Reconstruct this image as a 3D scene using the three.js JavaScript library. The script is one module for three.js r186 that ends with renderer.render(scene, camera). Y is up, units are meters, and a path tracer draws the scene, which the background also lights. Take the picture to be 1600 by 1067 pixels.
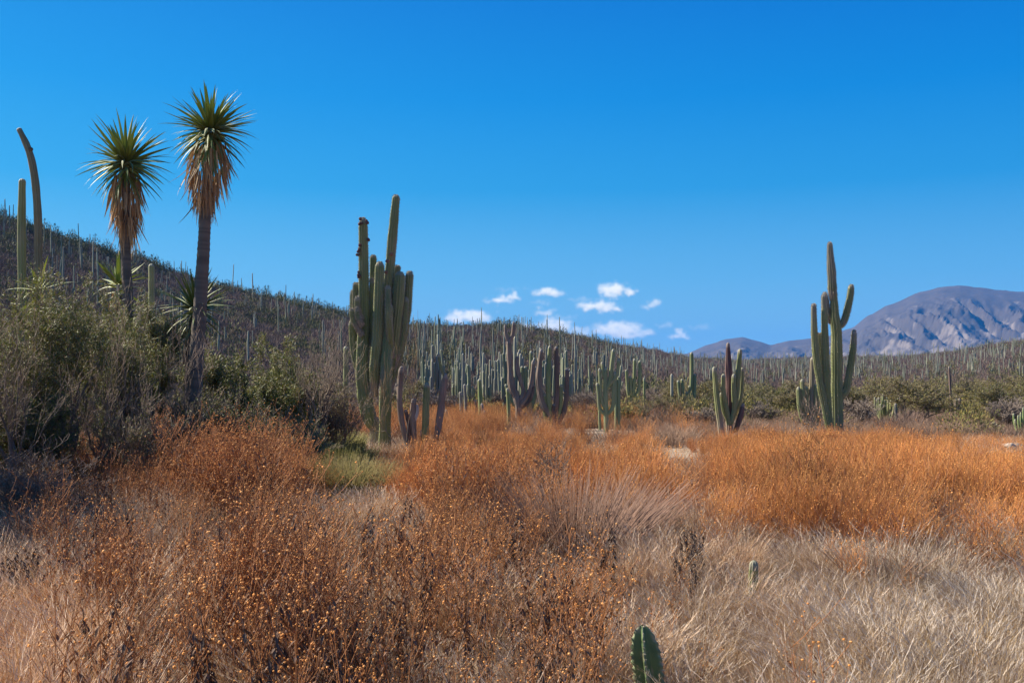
import * as THREE from 'three';
import { ImprovedNoise } from 'three/addons/math/ImprovedNoise.js';

// ---------------------------------------------------------------- camera, sky, sun, exposure
const scene = new THREE.Scene();
const F = 1549, EYE = 2.2, HOR = 600;                       // focal length in photo pixels, eye height, horizon row
const camera = new THREE.PerspectiveCamera(2 * Math.atan(533.5 / F) * 180 / Math.PI, 1600 / 1067, 0.1, 12000);
camera.position.set(0, EYE, 0);
camera.lookAt(0, EYE, -1);
camera.setViewOffset(1600, 1067, 0, -66.5, 1600, 1067);      // lens shift: verticals stay upright
const renderer = new THREE.WebGLRenderer({ antialias: true });
renderer.setSize(1024, 682);
renderer.toneMapping = THREE.LinearToneMapping;
renderer.toneMappingExposure = 2.25;
renderer.shadowMap.enabled = true;

const SUN_AZ = 69, SUN_EL = 41, R = Math.PI / 180;
const sunDir = new THREE.Vector3(-Math.sin(SUN_AZ * R) * Math.cos(SUN_EL * R), Math.sin(SUN_EL * R), -Math.cos(SUN_AZ * R) * Math.cos(SUN_EL * R));
const sun = new THREE.DirectionalLight(new THREE.Color(1.0, 0.90, 0.735), 5);
sun.name = 'sun';
sun.position.copy(sunDir).multiplyScalar(150);
sun.castShadow = true;
sun.shadow.mapSize.set(4096, 4096);
Object.assign(sun.shadow.camera, { left: -60, right: 60, top: 60, bottom: -60, near: 1, far: 400 });
scene.add(sun);
scene.fog = new THREE.FogExp2(new THREE.Color(0.04, 0.33, 1.0), 0.00010);

// ---------------------------------------------------------------- small helpers
function rng(seed) { let a = seed >>> 0; return () => { a |= 0; a = a + 0x6D2B79F5 | 0; let t = Math.imul(a ^ a >>> 15, 1 | a); t = t + Math.imul(t ^ t >>> 7, 61 | t) ^ t; return ((t ^ t >>> 14) >>> 0) / 4294967296; }; }
const NZ = new ImprovedNoise();
const n3 = (x, y, z) => NZ.noise(x, y, z);
const fbm = (x, y, z = 0, o = 4) => { let s = 0, a = 0.5, f = 1; for (let i = 0; i < o; i++) { s += a * n3(x * f + i * 17.3, y * f - i * 9.1, z * f + i * 5.7); a *= 0.5; f *= 2.03; } return s; };
const clamp = (x, a = 0, b = 1) => Math.min(b, Math.max(a, x));
const sstep = (a, b, x) => { const t = clamp((x - a) / (b - a)); return t * t * (3 - 2 * t); };
const lerp = (a, b, t) => a + (b - a) * t;
function table(T, x, k) { if (x <= T[0][0]) return T[0][k]; for (let i = 1; i < T.length; i++) if (x <= T[i][0]) { const t = (x - T[i - 1][0]) / (T[i][0] - T[i - 1][0]); return lerp(T[i - 1][k], T[i][k], t * t * (3 - 2 * t) * 0.5 + t * 0.5); } return T[T.length - 1][k]; }
const V = (x, y, z) => new THREE.Vector3(x, y, z);
const at = (px, py, d) => V((px - 800) / F * d, EYE + (HOR - py) / F * d, -d);    // reading of the photo -> place at distance d
const used = {};
function numbered(n) { const k = used[n] = (used[n] ?? -1) + 1; return k ? `${n}_${String(k).padStart(3, '0')}` : n; }
function shade(o) { o.traverse((c) => { if (c.isMesh) { c.castShadow = true; c.receiveShadow = true; } }); return o; }
function thing(name, label, category, pos, group) {
  const o = new THREE.Group(); o.name = numbered(name); o.position.copy(pos); scene.add(o);
  o.userData = { label, category }; if (group) o.userData.group = group; return o;
}
class Buf {
  constructor() { this.p = []; this.c = []; this.i = []; }
  v(x, y, z, c, k = 1) { this.p.push(x, y, z); this.c.push(c[0] * k, c[1] * k, c[2] * k); return this.p.length / 3 - 1; }
  tri(a, b, c) { this.i.push(a, b, c); }
  get n() { return this.p.length; }
  geo(off) {
    const g = new THREE.BufferGeometry(), p = new Float32Array(this.p);
    if (off) for (let k = 0; k < p.length; k += 3) { p[k] -= off.x; p[k + 1] -= off.y; p[k + 2] -= off.z; }
    g.setAttribute('position', new THREE.BufferAttribute(p, 3));
    g.setAttribute('color', new THREE.BufferAttribute(new Float32Array(this.c), 3));
    g.setIndex(this.i); g.computeVertexNormals(); return g;
  }
}
function put(name, buf, m, parent, off) { const o = new THREE.Mesh(buf.isBufferGeometry ? buf : buf.geo(off), m); o.name = name; parent.add(o); o.castShadow = o.receiveShadow = true; return o; }
// a round tube along points with radii
const T0 = V(0, 0, 0), T1 = V(0, 0, 0), T2 = V(0, 0, 0), T3 = V(0, 0, 0);
function tube(b, pts, rad, n, col, rnd, jit = 0.15, cap = true) {
  let prev = null; const first = [];
  T1.set(0.31, 0.2, 0.93);
  for (let i = 0; i < pts.length; i++) {
    T0.copy(pts[Math.min(i + 1, pts.length - 1)]).sub(pts[Math.max(i - 1, 0)]).normalize();
    T2.copy(T1).addScaledVector(T0, -T1.dot(T0)); if (T2.lengthSq() < 1e-6) T2.set(1, 0, 0).addScaledVector(T0, -T0.x); T2.normalize(); T1.copy(T2); T3.crossVectors(T0, T2);
    const ring = [], r = typeof rad === 'number' ? rad : rad[i], k = 1 + (rnd() - 0.5) * 2 * jit;
    for (let j = 0; j < n; j++) { const a = j / n * Math.PI * 2, cx = Math.cos(a) * r, sx = Math.sin(a) * r; ring.push(b.v(pts[i].x + T2.x * cx + T3.x * sx, pts[i].y + T2.y * cx + T3.y * sx, pts[i].z + T2.z * cx + T3.z * sx, col, k)); }
    if (prev) for (let j = 0; j < n; j++) { const q = (j + 1) % n; b.tri(prev[j], ring[q], ring[j]); b.tri(prev[j], prev[q], ring[q]); }
    prev = ring;
  }
  if (cap && prev.length > 3) { const e = pts[pts.length - 1], c = b.v(e.x, e.y, e.z, col); for (let j = 0; j < n; j++) b.tri(prev[j], prev[(j + 1) % n], c); }
}
// a ribbed cactus column: real ribs and furrows, domed tip, growth rings
function column(b, path, radii, o) {
  const { ribs = 10, depth = 0.2, rings = 30, seed = 1, col, per = 4, tip = 1.4, rough = 0.03 } = o, rnd = rng(seed);
  const curve = new THREE.CatmullRomCurve3(path, false, 'centripetal'), len = curve.getLength(), rT = radii[radii.length - 1];
  const ts = [], tipL = Math.min(tip * rT / len, 0.4), wob = rnd() * 100;
  for (let i = 0; i <= rings; i++) ts.push(i / rings * (1 - tipL));
  for (const k of [0.35, 0.62, 0.82, 0.94, 1]) ts.push(1 - tipL + tipL * k);
  const m = ribs * per; let prev = null; T1.set(0.3, 0.1, 0.95);
  const ref = V(0.3, 0.1, 0.95);
  for (let i = 0; i < ts.length; i++) {
    const t = ts[i], p = curve.getPoint(t), tg = curve.getTangent(t);
    ref.addScaledVector(tg, -ref.dot(tg)).normalize(); const bn = new THREE.Vector3().crossVectors(tg, ref);
    const f = t * (radii.length - 1), q = Math.min(Math.floor(f), radii.length - 2);
    let r = lerp(radii[q], radii[q + 1], f - q);
    const e = (t - (1 - tipL)) / tipL; if (e > 0) r *= Math.sqrt(Math.max(0.0004, 1 - e * e * 0.999));
    r *= 1 + rough * 2 * n3(wob, t * len * 1.7, 3.1);
    const ring = [];
    for (let j = 0; j < m; j++) {
      const a = j / m * Math.PI * 2, s = (j % per) / per, rib = Math.abs(s * 2 - 1);            // 1 on the crest
      const rr = r * (1 - depth * (1 - Math.pow(rib, 1.3))) * (1 + rough * n3(Math.cos(a) * 2 + wob, t * len * 2.3, Math.sin(a) * 2));
      const ca = Math.cos(a) * rr, sa = Math.sin(a) * rr;
      const x = p.x + ref.x * ca + bn.x * sa, y = p.y + ref.y * ca + bn.y * sa, z = p.z + ref.z * ca + bn.z * sa;
      ring.push(b.v(x, y, z, col(t, x, y, z, rib, t * len, len)));
    }
    if (prev) for (let j = 0; j < m; j++) { const w = (j + 1) % m; b.tri(prev[j], ring[w], ring[j]); b.tri(prev[j], prev[w], ring[w]); }
    prev = ring;
  }
}
const mix3 = (a, b, t) => [lerp(a[0], b[0], t), lerp(a[1], b[1], t), lerp(a[2], b[2], t)];

// ---------------------------------------------------------------- sky (air and clouds)
{
  const W = 4096, H = 2048, data = new Float32Array(W * H * 4);
  const stops = [[-90, .16, .40, .72], [0, .40, .60, .82], [2, .34, .575, .82], [6, .165, .45, .80], [11, .026, .305, .735], [16, .002, .225, .70], [22, .001, .145, .61], [45, .001, .095, .39], [90, .001, .075, .31]];
  const clouds = [ // centre x, y, half width, half height, strength (photo readings)
    [734, 497, 40, 11, 1], [718, 499, 24, 6, .7], [780, 470, 22, 6, .9], [803, 465, 14, 6, .7], [856, 458, 26, 7, .9], [850, 489, 18, 6, .6], [866, 511, 32, 11, .95], [818, 511, 28, 8, .6], [775, 513, 30, 7, .55],
    [958, 453, 24, 10, 1], [980, 456, 16, 5, .8], [952, 463, 14, 6, .7], [934, 479, 32, 8, .95], [955, 484, 18, 6, .8], [1022, 474, 9, 7, .5], [1009, 481, 9, 4, .35], [966, 518, 42, 14, 1], [1000, 521, 26, 6, .6], [1064, 525, 17, 6, .7], [1040, 508, 14, 4, .22], [905, 520, 24, 8, .5], [905, 468, 20, 3, .2], [842, 474, 22, 3, .16], [1095, 512, 24, 3, .14], [800, 452, 26, 2.5, .13], [880, 496, 26, 3, .15]];
  for (let r = 0; r < H; r++) {
    const el = (r + 0.5) / H * 180 - 90, sy = Math.sin(el * R), cy = Math.cos(el * R);
    const base = [1, 2, 3].map((k) => { for (let i = 1; i < stops.length; i++) if (el <= stops[i][0]) { const t = (el - stops[i - 1][0]) / (stops[i][0] - stops[i - 1][0]); return lerp(stops[i - 1][k], stops[i][k], t); } return stops[8][k]; });
    for (let c = 0; c < W; c++) {
      const a = ((c + 0.5) / W - 0.5) * 2 * Math.PI, dx = Math.cos(a) * cy, dz = Math.sin(a) * cy;
      const cosg = dx * sunDir.x + sy * sunDir.y + dz * sunDir.z, g = Math.acos(clamp(cosg, -1, 1)) / R;
      const k = 0.84 + 0.52 * Math.exp(-Math.pow(g / 58, 2)), w = 0.13 * Math.exp(-Math.pow(g / 50, 2));
      let lowAir = Math.exp(-Math.max(el, 0) / 13), cr = (base[0] * k + w * 1.2 * lowAir) * .445, cg = (base[1] * k + w * 0.75) * .535, cb = (base[2] * (k * 0.6 + 0.4) + w * 0.5) * .485;
      if (dz < 0 && el > 0 && el < 9) {
        const px = 800 + F * dx / -dz, py = HOR - F * sy / -dz;
        if (px > 640 && px < 1130 && py > 425 && py < 545) {
          const wx = px + 20 * fbm(px / 20, py / 12, 1) + 6 * fbm(px / 5, py / 5, 21), wy = py + 13 * fbm(px / 16, py / 10, 8) + 5 * fbm(px / 5, py / 4, 31);
          let den = 0, low = 0;
          for (const [x, y, hw, hh, s] of clouds) { const ex = (wx - x) / hw, up = wy < y, ey = (wy - y) / (up ? hh * 1.25 : hh * 0.8); const q = s * sstep(1.15, 0.4, Math.sqrt(ex * ex + ey * ey)); if (q > den) { den = q; low = clamp((wy - y) / hh + .3); } }
          den *= clamp(0.85 + 0.9 * fbm(px / 9, py / 6, 4));
          const lit = 0.52 - 0.11 * low + 0.07 * fbm(px / 8, py / 5, 2);
          den = clamp(den * 1.3); cr = lerp(cr, lit * 1.10, den); cg = lerp(cg, lit * 1.10, den); cb = lerp(cb, lit * 1.02, den);
        }
      }
      const i = (r * W + c) * 4; data[i] = cr; data[i + 1] = cg; data[i + 2] = cb; data[i + 3] = 1;
    }
  }
  const sky = new THREE.DataTexture(data, W, H, THREE.RGBAFormat, THREE.FloatType);
  sky.mapping = THREE.EquirectangularReflectionMapping; sky.magFilter = THREE.LinearFilter; sky.needsUpdate = true;
  scene.background = sky; scene.environment = sky;
}

// ---------------------------------------------------------------- materials
const mat = (rough, extra = {}) => new THREE.MeshPhysicalMaterial({ vertexColors: true, roughness: rough, side: THREE.DoubleSide, ...extra });
const M = {
  ground: mat(0.97), rock: mat(0.93), cactus: mat(0.66), dead: mat(0.9), bark: mat(0.92), twig: mat(0.88),
  leaf: mat(0.75, { transmission: 0.35, thickness: 0 }), yucca: mat(0.66, { transmission: 0.25, thickness: 0 }), youngLeaf: mat(0.68, { transmission: 0.35, thickness: 0, color: new THREE.Color(1.5, 1.45, 1.1) }), straw: mat(0.8, { transmission: 0.3, thickness: 0 }),
  weed: mat(0.85), scrub: mat(0.9), metal: mat(0.5, { metalness: 0.6 }),
};

// ---------------------------------------------------------------- ground and hills
const CREST = [[-900, 400, 260], [-400, 350, 235], [0, 356, 230], [60, 372, 235], [110, 391, 240], [200, 418, 245], [270, 441, 252], [330, 459, 260], [430, 477, 270], [480, 487, 275], [545, 500, 280], [650, 518, 290], [720, 519, 300], [800, 515, 310], [850, 523, 320], [900, 534, 340], [960, 546, 370], [1020, 556, 420], [1080, 564, 480], [1150, 567, 520], [1280, 567, 520], [1400, 563, 500], [1500, 556, 440], [1600, 542, 400], [2000, 500, 380], [2600, 470, 360]];
const BASE = [[-900, 60], [0, 62], [400, 75], [700, 95], [900, 115], [1100, 150], [1400, 160], [1600, 140], [2600, 130]];
function ground(x, z) {
  const r = Math.hypot(x, z);
  let h = 0.10 * fbm(x * 0.22, z * 0.22, 2.2, 3) * sstep(2, 12, r);
  if (z > -8) return h + 3 * sstep(120, 900, r) * (1 + fbm(x / 160, z / 160, 9));
  const d = -z, px = clamp(800 + F * x / d, -900, 2600), D = table(CREST, px, 2), b = table(BASE, px, 1);
  const hc = EYE + (HOR - table(CREST, px, 1)) / F * D, t = (d - b) / (D - b);
  const s = t <= 0 ? 0 : t < 1 ? Math.pow(t, 1.25) : 1 - 0.45 * sstep(1, 2.6, t);
  h += hc * s + (t > 0 ? Math.min(t, 1) * (1.6 * fbm(x / 26, z / 26, 5) + 2.6 * fbm(x / 70, z / 90, 7)) * (t > 1.05 ? 0.5 : 1) : 0);
  return h;
}
{
  const th = [], rs = [];
  for (let a = -180; a < 180;) { th.push(a * R); a += Math.abs(a) < 42 ? 0.32 : 3; }
  for (let r = 1.2; r < 7500; r *= r < 600 ? 1.034 : 1.12) rs.push(r);
  const b = new Buf(), nA = th.length;
  b.v(0, 0, 0, [.3, .22, .15]);
  for (const r of rs) for (const a of th) {
    const x = Math.sin(a) * r, z = -Math.cos(a) * r, n = fbm(x * 0.35, z * 0.35, 4), n2 = fbm(x / 40, z / 40, 3), hill = sstep(60, 170, r);
    let c = mix3([.30, .215, .145], [.42, .33, .245], clamp(0.5 + n * 1.4));
    c = mix3(c, mix3([.15, .105, .085], [.24, .18, .135], clamp(0.5 + n2 * 1.6 + n * 0.6)), hill);
    b.v(x, ground(x, z), z, c);
  }
  for (let j = 0; j < nA; j++) b.tri(0, 1 + (j + 1) % nA, 1 + j);
  for (let i = 0; i < rs.length - 1; i++) for (let j = 0; j < nA; j++) { const a = 1 + i * nA + j, q = 1 + i * nA + (j + 1) % nA; b.tri(a, q + nA, a + nA); b.tri(a, q, q + nA); }
  const g = put('ground', b, M.ground, scene); g.userData = { kind: 'structure', label: 'dry sandy valley ground rising into scrub covered hills', category: 'ground' };
}
function patch(name, label, px, d, hw, hd, seed) {         // a bare sandy place lying on the ground
  const b = new Buf(), rnd = rng(seed), cx = (px - 800) / F * d, n = 40, ctr = [];
  const rows = 7;
  for (let i = 0; i <= rows; i++) for (let j = 0; j < n; j++) {
    const a = j / n * 2 * Math.PI, k = i / rows * (1 + 0.5 * fbm(Math.cos(a) * 1.4 + seed, Math.sin(a) * 1.4, seed)), x = cx + Math.cos(a) * hw * k, z = -d + Math.sin(a) * hd * k;
    const u = clamp(0.5 + 1.5 * fbm(x * 1.3, z * 1.3, 7));
    b.v(x, ground(x, z) + 0.03 * (1 - Math.pow(i / rows, 3)) + 0.006, z, mix3([.24, .175, .115], [.34, .26, .185], u));
  }
  for (let i = 0; i < rows; i++) for (let j = 0; j < n; j++) { const q = (j + 1) % n; b.tri(i * n + j, i * n + n + q, i * n + n + j); b.tri(i * n + j, i * n + q, i * n + n + q); }
  const o = put(name, b, M.ground, scene); o.userData = { kind: 'structure', label, category: 'path' };
}
patch('sandy_path', 'pale sandy track beyond the weeds by a slender candelabra cactus', 922, 42, 2.7, 6, 3);
patch('sandy_clearing', 'pale bare sandy clearing among orange weeds in mid field', 1070, 30, 1.25, 3.6, 8);

// far mountain, hazed by the air between
{
  const SIL = [[700, 600], [900, 585], [1000, 568], [1070, 553], [1110, 538], [1135, 530], [1160, 527], [1185, 533], [1205, 539], [1235, 532], [1290, 526], [1330, 513], [1360, 492], [1390, 476], [1440, 456], [1475, 448], [1500, 446], [1530, 449], [1560, 453], [1600, 456], [1700, 470], [1850, 490], [2100, 540], [2300, 590]];
  const b = new Buf(), nu = 760, nd = 150, px0 = 700, px1 = 2300, d0 = 2500, d1 = 5400, dc = 4000;
  for (let i = 0; i <= nd; i++) for (let j = 0; j <= nu; j++) {
    const d = lerp(d0, d1, i / nd), px = lerp(px0, px1, Math.pow(j / nu, 1)), x = (px - 800) / F * d, z = -d;
    const t = (d - d0) / (dc - d0), hm = EYE + (HOR - table(SIL, px, 1)) / F * dc;
    const wx = x / 105 + 1.2 * fbm(x / 420, z / 420, 3), rd = 1 - Math.abs(2 * fbm(wx * 0.9 + z / 700, z / 1100, 6, 4)) * 1.6, fine = fbm(x / 90, z / 110, 2), grain = fbm(x / 14, z / 30, 33, 3);
    const prof = t < 1 ? Math.pow(sstep(-0.15, 1.12, t), 1.1) / Math.pow(sstep(-0.15, 1.12, 1), 1.1) : 1 - 0.9 * sstep(1, 2, t);
    const cut = (t < 1 ? 1 : 0) * sstep(0, 0.25, t) * sstep(.86, .5, prof);
    const h = hm * prof * (1 + 0.30 * cut * (rd - 0.6)) + 20 * fine * cut + (16 * fbm(x / 60, z / 90, 11) + 12 * fbm(x / 26, z / 60, 14)) * (cut * .8 + .2 * (t < 1 ? 1 : 0));
    const bare = sstep(0.08, 0.32, fbm(x / 70 + z / 420, z / 230, 8) + 0.8 * (0.46 - prof) + 0.45 * fbm(x / 19, z / 60, 12) + 0.16 * (1 - rd));
    const band = sstep(0.22, 0.4, fbm(x / 160 + z / 300, z / 85, 15)) * 0.4;
    b.v(x, Math.max(h, -20), z, mix3(mix3([.040, .031, .026], [.070, .054, .043], clamp(.5 + fine * 1.2 + grain * 1.3)), [.36, .29, .235], clamp(bare * 0.45 + band * 0.45 * sstep(.9, .4, t))));
  }
  for (let i = 0; i < nd; i++) for (let j = 0; j < nu; j++) { const a = i * (nu + 1) + j, c = a + nu + 1; b.tri(a, a + 1, c + 1); b.tri(a, c + 1, c); }
  const g = put('mountain', b, M.rock, scene); g.userData = { kind: 'structure', label: 'distant rounded purple mountain with pale eroded gullies', category: 'mountain' };
}

// ---------------------------------------------------------------- cactus colouring
const GREEN = [.165, .19, .068], GREEN2 = [.215, .23, .09], BLUEG = [.135, .17, .075], DEADC = [.165, .12, .092], DEADD = [.10, .066, .05], CORK = [.27, .21, .16], WOOL = [.36, .32, .28];
function skin(o = {}) {
  const { a = GREEN, b = GREEN2, cork = 0, wool = 0, pale = 0.25, seed = 0, scar = 0.35 } = o;
  return (t, x, y, z, rib, s, len) => {
    let c = mix3(a, b, clamp(0.5 + 1.3 * n3(x * 3.1 + seed, y * 1.3, z * 3.1)));
    if (rib > 0.95) c = mix3(c, WOOL, pale * (0.5 + 0.5 * Math.sin(s * 60)));                // spine cushions along the crest
    const sc = fbm(x * 5 + seed, y * 1.1, z * 5); if (sc > 0.16) c = mix3(c, CORK, scar * sstep(.16, .34, sc));
    if (cork > 0) c = mix3(c, CORK, sstep(cork * 1.2, cork * 0.6, s + 0.4 * n3(x * 4, y * 2, z * 4)) * 0.85);
    if (wool > 0) c = mix3(c, [.235, .205, .19], sstep(wool, wool * 0.4, len - s + 0.5 * n3(x * 9, y * 3, z * 9)) * 0.6);
    if (len - s < 0.12) c = mix3(c, WOOL, 0.5);
    return c;
  };
}
// cols: { p: [[px, py, extra depth]...], r: px radius or list, name, look, ribs }
function cactus(name, label, d, cols, o = {}) {
  const f0 = cols[0].p[0], base = at(f0[0], 0, d); base.y = ground(base.x, -d);
  const root = thing(name, label, 'cactus', base, o.group);
  cols.forEach((c, k) => {
    const path = c.p.map(([px, py, dz = 0]) => at(px, py, d + dz));
    if (c.foot !== false && (k === 0 || c.foot)) { path[0].y = Math.min(path[0].y, ground(path[0].x, path[0].z)) - 0.15; }
    const rr = (Array.isArray(c.r) ? c.r : [c.r * 1.0, c.r, c.r * 0.97, c.r * 0.85]).map((q) => q * d / F), b = new Buf();
    column(b, path, rr, { ribs: c.ribs ?? o.ribs ?? 11, depth: c.depth ?? o.depth ?? 0.24, rings: c.rings ?? o.rings ?? 34, seed: (o.seed ?? 1) * 31 + k, col: skin({ seed: k * 7.7 + d, ...(o.look || {}), ...(c.look || {}) }), rough: c.rough ?? (c.dead ? .14 : 0.055), tip: c.tip ?? 1.5, per: o.per ?? 4 });
    const stemMesh = put(c.name ?? 'stem', b, c.dead ? M.dead : M.cactus, root, base);
    if (o.spines && !c.dead) {
      const sp = new Buf(), rs = rng(k * 13 + 7), per = o.per ?? 4, m = (c.ribs ?? o.ribs) * per, n = b.p.length / 3 / m, P = (i, j) => V(b.p[(i * m + j) * 3], b.p[(i * m + j) * 3 + 1], b.p[(i * m + j) * 3 + 2]);
      for (let i = 1; i < n - 1; i++) for (let j = 0; j < m; j += per) {
        const p = P(i, j), q = P(i + 1, j), nx = P(i, (j + 2) % m).add(P(i, (j + m - 2) % m)).multiplyScalar(.5), out = p.clone().sub(nx).normalize(), len = p.distanceTo(q), cnt = Math.max(1, Math.round(len / .09));
        for (let u = 0; u < cnt; u++) { const w = p.clone().lerp(q, (u + rs() * .6) / cnt); for (let e = 0; e < 2; e++) { const t = out.clone().add(V(rs() - .5, (rs() - .5) * 1.4, rs() - .5).multiplyScalar(1.3)).normalize().multiplyScalar(.025 + rs() * .03), z = [[.42, .37, .30], [.30, .24, .18]][e], A = sp.v(w.x, w.y - .009, w.z, z), B = sp.v(w.x, w.y + .009, w.z, z), C = sp.v(w.x + t.x, w.y + t.y, w.z + t.z, z); sp.tri(A, B, C); } }
      }
      put('spines', sp, M.dead, stemMesh, base).userData = { kind: 'stuff' };
    }
  });
  return root;
}
const DEADLOOK = { a: DEADC, b: [.25, .19, .15], pale: 0, scar: .7 }, DARKDEAD = { a: DEADD, b: [.16, .105, .085], pale: 0, scar: .3 };

// ---------------------------------------------------------------- the big clump in the middle left
{
  const d = 31;
  const c = cactus('giant_cactus', 'tallest thick many columned green cactus clump with brown fruits, beside a dead candelabra', d, [
    { p: [[584, 712], [585, 690], [586, 668], [582, 650]], r: [8.5, 8, 8, 9], name: 'trunk', look: { a: [.42, .37, .27], b: [.33, .31, .2], cork: 0 } },
    { p: [[588, 672], [578, 655], [570, 622], [566, 580], [568, 500], [568, 430], [567, 339]], r: [8, 11, 12, 10.5, 9, 8, 7], name: 'arm' },
    { p: [[599, 724, -.5], [601, 680, -.5], [602, 620, -.5], [604, 560, -.4], [605, 520, -.3], [606, 473, -.3]], r: [8.5, 9.2, 9.5, 9.5, 8.5, 8], name: 'arm', foot: true },
    { p: [[600, 600, .1], [603, 540, .1], [605, 470, .1], [609, 420, .1], [614, 360, .1], [619, 304, .1]], r: [8, 8, 8, 7.8, 7.2, 6.2], name: 'arm' },
    { p: [[584, 620, -.25], [586, 570, -.35], [590, 520, -.4], [592, 470, -.4], [593, 408, -.4]], r: [6, 8.5, 8.5, 8.2, 7.8], name: 'arm' },
    { p: [[606, 620, .2], [613, 560, .1], [618, 510, 0], [622, 470, 0], [625, 424, 0]], r: [7, 8.5, 9, 9, 8.5], name: 'arm' },
    { p: [[608, 610, .4], [622, 560, .4], [632, 510, .4], [637, 470, .4], [640, 423, .4]], r: [6, 7, 7, 6.6, 6], name: 'arm' },
    { p: [[612, 580, .1], [625, 540, .1], [632, 505, .1], [634, 464, .1]], r: 4.6, name: 'arm' },
    { p: [[612, 560, .5], [618, 500, .5], [620, 450, .5], [621, 414, .5]], r: 5, name: 'arm' },
    { p: [[584, 590, .5], [583, 520, .5], [583, 450, .5], [583, 398, .5]], r: 6.2, name: 'arm' },
    { p: [[584, 590, .1], [581, 520, .1], [581, 434, .1]], r: 4.6, name: 'arm' },
    { p: [[612, 560, -.2], [607, 500, -.6], [606, 446, -.5]], r: 4.6, name: 'arm' },
    { p: [[572, 610, .2], [560, 575, .2], [553, 545, .2], [550, 498, .2]], r: [5, 6.5, 6.5, 6], name: 'arm' },
    { p: [[568, 530, .1], [558, 505, .1], [555, 470, .1], [556, 441, .1]], r: 5.2, name: 'arm' },
    { p: [[568, 540, .3], [556, 515, .3], [551, 485, .3], [551, 453, .3]], r: 4.4, name: 'arm' },
    { p: [[566, 500, -.2], [560, 490, -.25], [558, 478, -.25], [558, 462, -.25]], r: 4.4, name: 'arm', rings: 14 },
    { p: [[566, 525, -.2], [557, 508, -.25], [552, 497, -.25], [549, 481, -.25]], r: 5, name: 'arm', rings: 14 },
    { p: [[566, 510, -.3], [561, 500, -.35], [558, 492, -.35], [557, 479, -.35]], r: 4, name: 'arm', rings: 12 },
  ], { ribs: 12, seed: 5, rings: 44, depth: 0.27, spines: 1, look: { pale: 0.2, scar: 0.5, cork: .5 } });
  const rnd = rng(77), spots = [];
  for (const [x, y, n, sx, sy] of [[563, 346, 5, 3, 5], [574, 348, 4, 2, 5], [560, 391, 8, 2.5, 11], [575, 376, 3, 1.5, 4], [560, 431, 6, 2.5, 7]]) for (let i = 0; i < n; i++) spots.push([x + (rnd() - .5) * 2 * sx, y + (rnd() - .5) * 2 * sy, 1.8 + rnd() * .9, [.10, .05, .045]]);
  for (const [x, y] of [[611, 397], [605, 408], [603, 425]]) spots.push([x, y, 3.1, [.20, .11, .08]]);
  for (const [x, y, r, col] of spots) {
    const b = new Buf(), g = new THREE.IcosahedronGeometry(r * d / F, 2), q = g.attributes.position, ctr = at(x, y, d - .16).sub(c.position);
    for (let i = 0; i < q.count; i++) { const k = 1 + .25 * n3(q.getX(i) * 60 + x, q.getY(i) * 60, q.getZ(i) * 60); b.v(ctr.x + q.getX(i) * k, ctr.y + q.getY(i) * k, ctr.z + q.getZ(i) * k, col, .8 + rnd() * .4); }
    for (let i = 0; i < q.count; i += 3) b.tri(i, i + 1, i + 2);
    put('fruit', b, M.dead, c);
  }
}
cactus('dead_candelabra_cactus', 'dark dead candelabra cactus with curved bare arms beside the giant clump', 30, [
  { p: [[650, 726], [648, 705], [647, 695]], r: [7, 7.5, 7], name: 'trunk', dead: 1, look: DEADLOOK },
  { p: [[648, 712], [636, 690], [627, 655], [624, 615], [628, 572]], r: [6, 5.5, 5, 4.5, 4], name: 'arm', dead: 1, look: DEADLOOK },
  { p: [[648, 708], [640, 680], [637, 655], [633, 640]], r: [4.5, 4, 3.5, 3], name: 'arm', dead: 1, look: DARKDEAD },
  { p: [[649, 705], [647, 680], [645, 650], [646, 622]], r: [5, 4.5, 4.5, 4], name: 'arm', dead: 1, look: DEADLOOK },
  { p: [[646, 660], [650, 650], [652, 640], [651, 632]], r: [3, 3.5, 3, 2], name: 'stub', dead: 1, look: { a: [.4, .35, .31], b: [.5, .44, .38], pale: 0 } },
  { p: [[662, 722], [664, 690], [665, 650], [667, 597]], r: [4.5, 5.5, 5.8, 5], name: 'arm', look: { scar: .5 } },
  { p: [[655, 722], [672, 705], [682, 680], [689, 635], [696, 583]], r: [5.5, 5.5, 5, 4.8, 4.5], name: 'arm', dead: 1, look: DEADLOOK },
  { p: [[695, 590], [690, 578], [687, 565], [685, 552]], r: 2.4, name: 'arm', look: { a: GREEN, b: DEADC } },
  { p: [[656, 714], [657, 700], [658, 672]], r: 2.6, name: 'stub', dead: 1, look: DARKDEAD },
], { ribs: 8, depth: 0.3, seed: 9 });

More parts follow.
